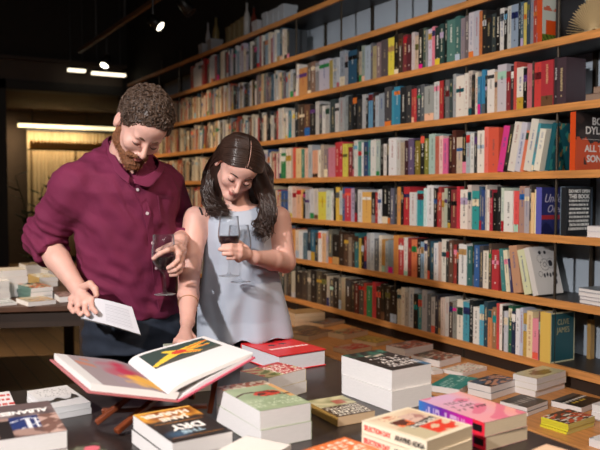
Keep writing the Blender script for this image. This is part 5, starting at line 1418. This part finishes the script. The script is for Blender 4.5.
brows(HM, MAN, offM, mat('brow_hair', '5c4030', .6))

# booklet in his right hand
A = V(85, 296, 2.352); B = V(132, 307, 2.36); C = V(140.5, 334.5, 2.325); D = V(81, 318, 2.318)
oB = W((A + C) / 2); oB_ = Vector((oB.x, oB.y, oB.z)); toL = lambda p: W(p) - oB_
A, B, C, D = map(toL, (A, B, C, D)); n = (B - A).cross(D - A).normalized()
if n.dot(Vector((0, 0, CAMZ)) - oB_) < 0: n = -n
t = empty('open_booklet', oB_); tag(t, 'white open booklet dangling from the burgundy-shirted person\'s right hand', 'booklet')
def pageart(u, v):
    if .42 < u < .9 and .14 < v < .88 and math.sin(v * 110) > .2: return lin('a8a8b0')
    return lin('bebec4')
def bend(u, v): return bil(A, B, C, D, u, v) + n * (.010 * math.sin(u * math.pi) )
m = MB(); m.grid(bend, 40, 60, pageart); m.build('page', MATTE, t, smooth=True)
m = MB(); m.grid(lambda u, v: bend(u, v) - n * .008, 20, 8)
for fn in (lambda u, v: bend(u, 0) - n * .008 * v, lambda u, v: bend(u, 1) - n * .008 * v, lambda u, v: bend(0, u) - n * .008 * v, lambda u, v: bend(1, u) - n * .008 * v): m.grid(fn, 20, 2)
m.build('page_block', mat('booklet_edges', 'd8cfc4', .8), t)
m = MB(); m.grid(lambda u, v: bil(A, B, C, D, -.01 + 1.02 * u, -.01 + 1.03 * v) + n * (.010 * math.sin(u * math.pi)) - n * .0095, 20, 8); 
cvr = m.build('cover', mat('dark_cover', '1e2024', .4), t); s_ = cvr.modifiers.new('s', 'SOLIDIFY'); s_.thickness = .0012; s_.offset = 0

# ------------------------------------------------------------- wine glasses
def wine_glass(rim, foot, Z, rb_, label, wine=None, rimr=.8, bowl=.56, seg=40):
    """rim / foot: (px, py) of the centres of rim and foot"""
    T = W(V(rim[0], rim[1], Z)); B_ = W(V(foot[0], foot[1], Z)); ax = T - B_; H_ = ax.length
    t = empty('wine_glass', B_); t.rotation_euler = ax.to_track_quat('Z', 'Y').to_euler()
    tag(t, label, 'wine glass')
    b0 = H_ * (1 - bowl); hb = H_ * bowl; r = rb_; w = .0012
    outp = [(.0045, b0 - .006), (.012, b0 + .002), (r * .62, b0 + hb * .12), (r * .9, b0 + hb * .27), (r, b0 + hb * .42), (r * .97, b0 + hb * .6), (r * .88, b0 + hb * .82), (r * rimr, b0 + hb)]
    inn = [(r * rimr - w * .8, b0 + hb), (r * .88 - w, b0 + hb * .82), (r * .97 - w, b0 + hb * .6), (r - w, b0 + hb * .42), (r * .9 - w, b0 + hb * .275), (r * .6, b0 + hb * .14), (.010, b0 + .006), (0, b0 + .005)]
    foot_ = [(0, 0), (.034, 0), (.035, .0012), (.02, .003), (.007, .006), (.0035, .014), (.0032, b0 * .5)]
    m = MB(); m.lathe(foot_ + outp + inn, seg); m.build('glass_body', GLASS, t, smooth=True)
    if wine:
        z1 = b0 + hb * wine; P = [(0, b0 + .0058), (.0095, b0 + .0068)]
        for (ra, za), (rc, zc) in zip([(.010, b0 + .006), (r * .6, b0 + hb * .14), (r * .9 - w, b0 + hb * .275), (r - w, b0 + hb * .42)], [(r * .6, b0 + hb * .14), (r * .9 - w, b0 + hb * .275), (r - w, b0 + hb * .42), (r * .97 - w, b0 + hb * .6)]):
            if zc <= z1: P.append((rc - .0005, zc))
            else: q = (z1 - za) / (zc - za); P.append((ra + (rc - ra) * q - .0005, z1)); break
        P.append((0, z1)); m = MB(); m.lathe(P, seg); m.build('red_wine', WINE, t, smooth=False)
    return t
wine_glass((163.5, 234.5), (165, 294.5), 2.405, .040, 'wine glass with red wine cradled by the burgundy-shirted person', .42, .85, .62)

# ------------------------------------------------------------- the woman
O = V(240, 330, 2.69); offW = Vector((O.x, O.y, 0))
lo = np.array((offW.x - .30, offW.y - .62, -.004)); hi = np.array((offW.x + .27, offW.y + .22, 1.58))
HW = Head(mz(238, 167, 2.57), headmat(9, 42, 21), .88)
TOP = mat('pale_blue_satin', 'a8b0be', .6, bump=.08, bscale=300, var=.03, sheen=.1)
F = Field(lo, hi, VOX)
YW_ = math.radians(8)
rw = [(237, 205, 2.67, .075, .05), (237, 213, 2.67, .135, .065), (238, 226, 2.675, .128, .082), (239, 244, 2.68, .118, .095), (240, 270, 2.69, .108, .085), (241, 300, 2.70, .125, .085), (242, 330, 2.73, .145, .095), (243, 352, 2.74, .145, .10)]
F.loft([ring(r) for r in rw], YW_, .02)
hipA = mz(222, 350, 2.74); hipB = mz(262, 350, 2.74)
for h, fx in ((hipA, -.005), (hipB, .01)):
    kn_ = np.array((h[0] + fx, h[1] - .015, .46)); an = np.array((h[0] + fx * 2, h[1] + .03, .08))
    F.cone(h, kn_, .078, .050, .03); F.cone(kn_, an, .049, .033, .02); F.cone(an, an + np.array((.0, -.13, -.045)), .030, .026, .02)
F.cone(HW.p(0, -.035, -.05), mz(238, 212, 2.675), .045, .048, .02)
F.ell(mz(238, 215, 2.66), (.1, .05, .03), None, .03)
sculpt_head(F, HW, True)
sA = mz(196, 219, 2.635); eA = mz(189, 279, 2.56); wA = mz(187.5, 322, 2.36)
sB = mz(278, 219, 2.68); eB = mz(285, 262, 2.66); wB = mz(254, 257.5, 2.475)
F.cone(sA, eA, .046, .036, .025); F.cone(eA, eA * .6 + wA * .4, .037, .036, .01); F.cone(eA * .6 + wA * .4, wA, .036, .0225, .01)
F.cone(sB, eB, .047, .038, .025); F.cone(eB, eB * .6 + wB * .4, .038, .036, .01); F.cone(eB * .6 + wB * .4, wB, .036, .0225, .01)
# right hand flat on the patterned book
tz = lambda px, py, h: np.array(Vh(px, py, h))
pal = mz(185.5, 332, 2.275); F.cone(wA, pal, .021, .017, .012)
kn = [tz(177, 341, .900), tz(181.5, 343, .902), tz(186, 344, .902), tz(190.5, 343, .900)]
for k_ in kn: F.cone(pal, k_, .0155, .0105, .008)
for a_, b_ in zip(kn, kn[1:]): F.cone(a_, b_, .0105, .0105, .006)
for k_, tp in zip(kn, ((174, 347), (180, 350), (186.5, 351), (192.5, 349.5))):
    e_ = tz(tp[0], tp[1], .878); md = (k_ + e_) / 2 + np.array((0, 0, .004)); F.chain([k_, md, e_], [.0088, .008, .0068], .003)
F.chain([mz(188, 332, 2.28), mz(193.5, 338, 2.23), tz(196, 346, .882)], [.012, .0095, .008], .004)
# left hand holding both glasses
pal = mz(246, 254, 2.445); F.cone(wB, pal, .021, .0175, .012)
kn = [mz(239.5, 246.5, 2.415), mz(240, 250.5, 2.405), mz(239.5, 255, 2.405), mz(238.5, 259, 2.415)]
for k_ in kn: F.cone(pal, k_, .0165, .0112, .008)
for a_, b_ in zip(kn, kn[1:]): F.cone(a_, b_, .0112, .0112, .006)
for ch in ([kn[0], mz(231, 245.5, 2.385), mz(223, 246, 2.378)], [kn[1], mz(230, 249.5, 2.378), mz(220, 249.5, 2.375)], [kn[2], mz(231, 253.5, 2.38), mz(223.5, 254, 2.378)], [kn[3], mz(234, 257.5, 2.392), mz(228, 258, 2.39)]):
    F.chain(ch, [.0092, .0083, .0070], .003)
F.chain([mz(246, 249, 2.455), mz(239, 243, 2.470), mz(232, 240, 2.474)], [.0125, .0098, .0082], .004)
me = F.mesh('person', offW)
def fw(c):
    q = HW.loc(c + np.array(offW)); r = np.zeros(len(c))
    r[(np.abs(q[:, 0]) < .021) & (q[:, 1] > .086) & (q[:, 2] < -.052) & (q[:, 2] > -.073)] = 1
    return r
setmats(me, [SKINF, LIP], fw)
WOM = link('person', me); person_root(WOM, O, 'long-haired person in a pale blue sleeveless top looking down, holding two wine glasses')
# top
F = Field(lo, hi, VOX)
rt = [(238, 206.5, 2.672, .088, .066), (238, 212, 2.672, .118, .078), (238, 222, 2.676, .126, .098), (239, 240, 2.68, .126, .115), (240, 262, 2.685, .128, .112), (241, 290, 2.69, .146, .118), (243, 318, 2.71, .168, .120), (244, 336, 2.715, .176, .125)]
F.loft([ring(r) for r in rt], YW_, .015, 2.2)
F.cone(HW.p(0, -.035, -.05), mz(238, 207, 2.67), .050, .062, .006, 's')
F.ell(mz(238, 204, 2.60), (.068, .09, .024), None, .006, 's')
for c_, dx_ in ((sA, -.03), (sB, .03)): F.cone(np.array(c_) + (dx_, 0, .02), np.array(c_) + (dx_ * .9, 0, -.045), .036, .030, .006, 's')
me = F.mesh('top', offW)
def fold2(c):
    X, Y, Z = c[:, 0], c[:, 1], c[:, 2]; fr = np.clip((1.25 - Z) / .45, 0, 1)
    ang = np.arctan2(Y, X)
    return .010 * fr * np.sin(ang * 7 + 1.2 * vnoise(X, Y, Z, .5, 21) + Z * 2) + .003 * vnoise(X, Y, Z * .5, .09, 22) + .007 * np.exp(-((X - .05 - (1.1 - Z) * -.35) / .022) ** 2) * np.clip((Z - .86) * 12, 0, 1) * np.clip((1.22 - Z) * 10, 0, 1) * np.clip(-Y * 20, 0, 1)
wrinkle(me, fold2); setmats(me, [TOP]); TP = link('top', me, WOM)
BL = mat('black_strap', '14141a', .6)
bvw = BVHTree.FromPolygons([v.co[:] for v in WOM.data.vertices], [p.vertices[:] for p in WOM.data.polygons])
m = MB(); P = []
for px, py in ((197.5, 204.5), (199.5, 208), (201, 211), (202.5, 215)):
    a, f, v = ray(px, py); h = bvw.ray_cast(Vector((0, 0, CAMZ)) - offW, Vector((a, f, v)).normalized())
    if h[0] is not None: P.append(h[0] + Vector((0, -.002, .001)))
m.tube(P, .0032, 8); m.build('bra_strap', BL, WOM, smooth=True)
# trousers
F = Field((lo[0], lo[1], -.004), (hi[0], hi[1], .96), .006)
F.loft([ring(r, .008) for r in rw[5:]], YW_, .02)
for h, fx in ((hipA, -.005), (hipB, .01)):
    kn_ = np.array((h[0] + fx, h[1] - .015, .46)); an = np.array((h[0] + fx * 2, h[1] + .03, .10)); F.cone(h, kn_, .082, .060, .02); F.cone(kn_, an, .060, .046, .02)
me = F.mesh('trousers', offW); setmats(me, [mat('black_cloth', '16171c', .8)]); link('trousers', me, WOM)
shoes((hipA, hipB), offW, WOM, mat('black_leather', '161414', .4), ((-.01, .01), (.02, .01)))
brows(HW, WOM, offW, mat('dark_brow', '3a261c', .6), .0026)
# long hair: a close cap plus many strands falling to the chest
HAIRW = mat('dark_brown_hair', '2a1c17', .32, var=.3, vscale=50)
HAIRS = mat('hair_strand', '30211b', .3, var=.35, vscale=40)
c0 = HW.C
def backmass(F):
    F.cone(mz(256, 182, 2.69), mz(256, 204, 2.70), .034, .03, .03)
    F.cone(HW.p(.062, -.02, .015), mz(264, 192, 2.625), .034, .034, .03); F.cone(HW.p(-.058, -.045, .01), mz(213, 190, 2.635), .032, .032, .03)
    F.cone(HW.p(0, -.07, .0), mz(240, 200, 2.73), .062, .050, .03)
    F.cone(mz(218, 168, 2.64), mz(214, 200, 2.63), .022, .026, .02); F.cone(mz(261, 176, 2.64), mz(268, 212, 2.61), .018, .020, .02)
hairW = cap(HW, np.array((c0[0] - .2, c0[1] - .2, c0[2] - .22)), c0 + .18, (.087, .106, .089), (0, -.014, .032),
    lambda x, y, z: ((y + .012) / .097 - 1.379 * (z - .032) / .088 - .26) * .05, 'hair', HAIRW, WOM, offW, vox=.0035, extra=backmass)
rh = random.Random(9)
def crv(K, u):
    n = len(K); x = u * (n - 1); i = min(int(x), n - 2); q = x - i; p0, p1, p2, p3 = K[max(i - 1, 0)], K[i], K[i + 1], K[min(i + 2, n - 1)]
    return .5 * (2 * p1 + (p2 - p0) * q + (2 * p0 - 5 * p1 + 4 * p2 - p3) * q * q + (3 * p1 - p0 - 3 * p2 + p3) * q ** 3)
def strands(sd, n, name):
    m = MB()
    for k in range(n):
        f = rh.random()                      # 0 = front hairline, 1 = back
        fi = math.radians(25 + 95 * f); up_ = np.array((0, math.cos(fi), math.sin(fi)))
        en = np.array((sd * .97, .16 - .75 * f, -.12 - .1 * f)); en /= np.linalg.norm(en); om = math.acos(float(up_ @ en)); K = []
        jr = rh.uniform(0, .045)
        for q in (0, .3, .6, .85):
            dq = (math.sin((1 - q) * om) * up_ + math.sin(q * om) * en) / math.sin(om); R_ = 1.0 + jr + .05 * q ** 3
            K.append(Vector(HW.p(dq[0] * .088 * R_ + sd * .001 - .006 * (1 - q), -.014 + dq[1] * .109 * R_, .032 + dq[2] * .090 * R_)))
        if sd < 0:
            g = [(213 - 5 * f + rh.uniform(-3, 3), 167, 2.59 + .08 * f), (210 - 4 * f + rh.uniform(-4, 4), 181, 2.58 + .07 * f), (209 - 2 * f + rh.uniform(-6, 5), 194, 2.57 + .06 * f), (213 + rh.uniform(-7, 9), 206 + rh.uniform(-4, 3), 2.565 + .05 * f), (219 + rh.uniform(-10, 10), 214 + rh.uniform(-5, 3), 2.56 + .04 * f)]
        else:
            g = [(263 + 7 * f + rh.uniform(-3, 3), 172, 2.61 + .06 * f), (261 + 9 * f + rh.uniform(-5, 4), 186, 2.605 + .05 * f), (268 + rh.uniform(-8, 8), 202, 2.58 + .05 * f), (266 + rh.uniform(-7, 8), 218 + rh.uniform(-3, 3), 2.565 + .03 * f), (263 + rh.uniform(-9, 8), 232 + rh.uniform(-12, 6), 2.555 + .03 * f)]
        K += [V(*q) for q in g]
        ph = rh.random() * 6.28; amp = rh.uniform(.004, .013); S = 30; P = []; R = []
        for j in range(S + 1):
            u = j / S; p_ = crv(K, u); w = max(0, (u - .5) * 2) ** 1.4
            p_ = p_ + Vector((math.cos(ph + u * 22), math.sin(ph + u * 22), 0)) * amp * w * 1.4
            P.append(p_ - offW); R.append(.0026 * (1 - .65 * w) * (.6 + .4 * min(1, u * 8)))
        m.tube(P, R, 5, cap=False)
    return m.build(name, HAIRS, hairW, smooth=True)
strands(-1, 300, 'hair_lock'); strands(1, 330, 'hair_lock')
m = MB(); m.tube([Vector(HW.p(0, -.012 + math.cos(a) * .1115, .032 + math.sin(a) * .0937)) - offW for a in [math.radians(28 + 8 * k) for k in range(9)]], .0010, 5); m.build('parting', SKINF, hairW, smooth=True)
# loose ringlets at the tips
m = MB()
for k in range(9):
    b = V(262 + rh.uniform(-9, 8), 226 + rh.uniform(-6, 8), 2.545); P = [b - offW + Vector((.009 * math.cos(j * .8), .006 * math.sin(j * .8), -.0042 * j + .01)) for j in range(14)]
    m.tube(P, [.003 * (1 - j / 16) for j in range(14)], 6)
m.build('ringlets', HAIRS, hairW, smooth=True)
wine_glass((229, 216), (229, 276), 2.436, .037, 'left of the two glasses held against the pale blue top, some red wine left', .44, .85, .58)
wine_glass((239, 225), (240.5, 282), 2.51, .041, 'right, empty one of the two glasses held against the pale blue top', None, .8, .62)
# bracelet on her right wrist
m = MB(); d = Vector(wA - eA).normalized(); q = d.to_track_quat('Z', 'Y').to_matrix().to_4x4(); cpos = Vector(eA * .42 + wA * .58)
rr_ = .0335
wp = W(cpos)
mm = Matrix.Translation(cpos - offW) @ q
ring_ = [mm @ Vector((rr_ * math.cos(a), rr_ * math.sin(a), 0)) for a in [6.2832 * k / 30 for k in range(31)]]
m.tube(ring_, .0013, 6); o = m.build('bracelet', mat('brown_cord', 'a87a50', .5), loc=W(offW), rotz=-TH); tag(o, 'thin brown cord bracelet on the forearm of the person in the pale blue top', 'bracelet')
# ================================================================ light
def spotl(name, p, aim, e, size, blend, rad, col=(1, 1, 1)):
    l = bpy.data.lights.new(name, 'SPOT'); l.energy = e; l.spot_size = math.radians(size); l.spot_blend = blend; l.shadow_soft_size = rad; l.color = col
    o = bpy.data.objects.new(name, l); COL.objects.link(o); o.location = p
    o.rotation_euler = (Vector(aim) - Vector(p)).to_track_quat('-Z', 'Y').to_euler(); return o
def arel(name, p, aim, e, sx, sy, col=(1, 1, 1)):
    l = bpy.data.lights.new(name, 'AREA'); l.energy = e; l.shape = 'RECTANGLE'; l.size = sx; l.size_y = sy; l.color = col
    o = bpy.data.objects.new(name, l); COL.objects.link(o); o.location = p
    o.rotation_euler = (Vector(aim) - Vector(p)).to_track_quat('-Z', 'Y').to_euler(); return o
spotl('key_spotlight', (-1.75, .55, 2.62), (1.7, 2.6, 1.1), 600, 62, .6, .07, (1, .95, .93))
# the ceiling spots aimed at the bookcase and the tables, warm
for k, y in enumerate((1.6, 3.2, 4.8, 6.4, 8.0)):
    spotl('warm_spotlight', (1.0, y, 3.2), (2.9, y + .25, .9), (80, 80, 120, 190, 240)[k] if k else 50, 58, .9, .05, (1, .74, .46))
spotl('warm_spotlight', (1.9, .3, 3.2), (.6, 1.5, .75), 150, 75, .8, .08, (1, .76, .55))
spotl('warm_spotlight', (-1.4, 3.4, 3.2), (-1.0, 4.2, .75), 560, 90, .8, .08, (1, .85, .68))
spotl('warm_spotlight', (-1.2, 6.2, 3.6), (-.9, 5.6, 0), 1300, 80, .9, .1, (1, .82, .6))  # unseen spot added to brighten the far floor
arel('far_room_light', (.8, 12.3, 2.7), (.8, 12.3, 0), 9, 2.5, 1.2, (1, .84, .62))
arel('curtain_light', (1.4, 13.75, 2.45), (1.4, 14.1, 1.9), 34, 4.2, .1, (1, .82, .55))
w = bpy.data.worlds.new('world'); SC.world = w; w.use_nodes = True
w.node_tree.nodes['Background'].inputs[0].default_value = (.9, .95, 1, 1); w.node_tree.nodes['Background'].inputs[1].default_value = .02
# soft unseen fill light added behind the viewer to brighten the shop
arel('shop_fill_light', (-.8, -1.2, 3.6), (.8, 1.8, .8), 90, 2.4, 1.6, (1, .93, .88))
SC.view_settings.exposure = 0.0
try:
    SC.cycles.use_denoising = True
    SC.cycles.max_bounces = 8; SC.cycles.transmission_bounces = 10; SC.cycles.transparent_max_bounces = 24; SC.cycles.sample_clamp_indirect = 4
    SC.cycles.caustics_reflective = False; SC.cycles.caustics_refractive = False
except Exception: pass
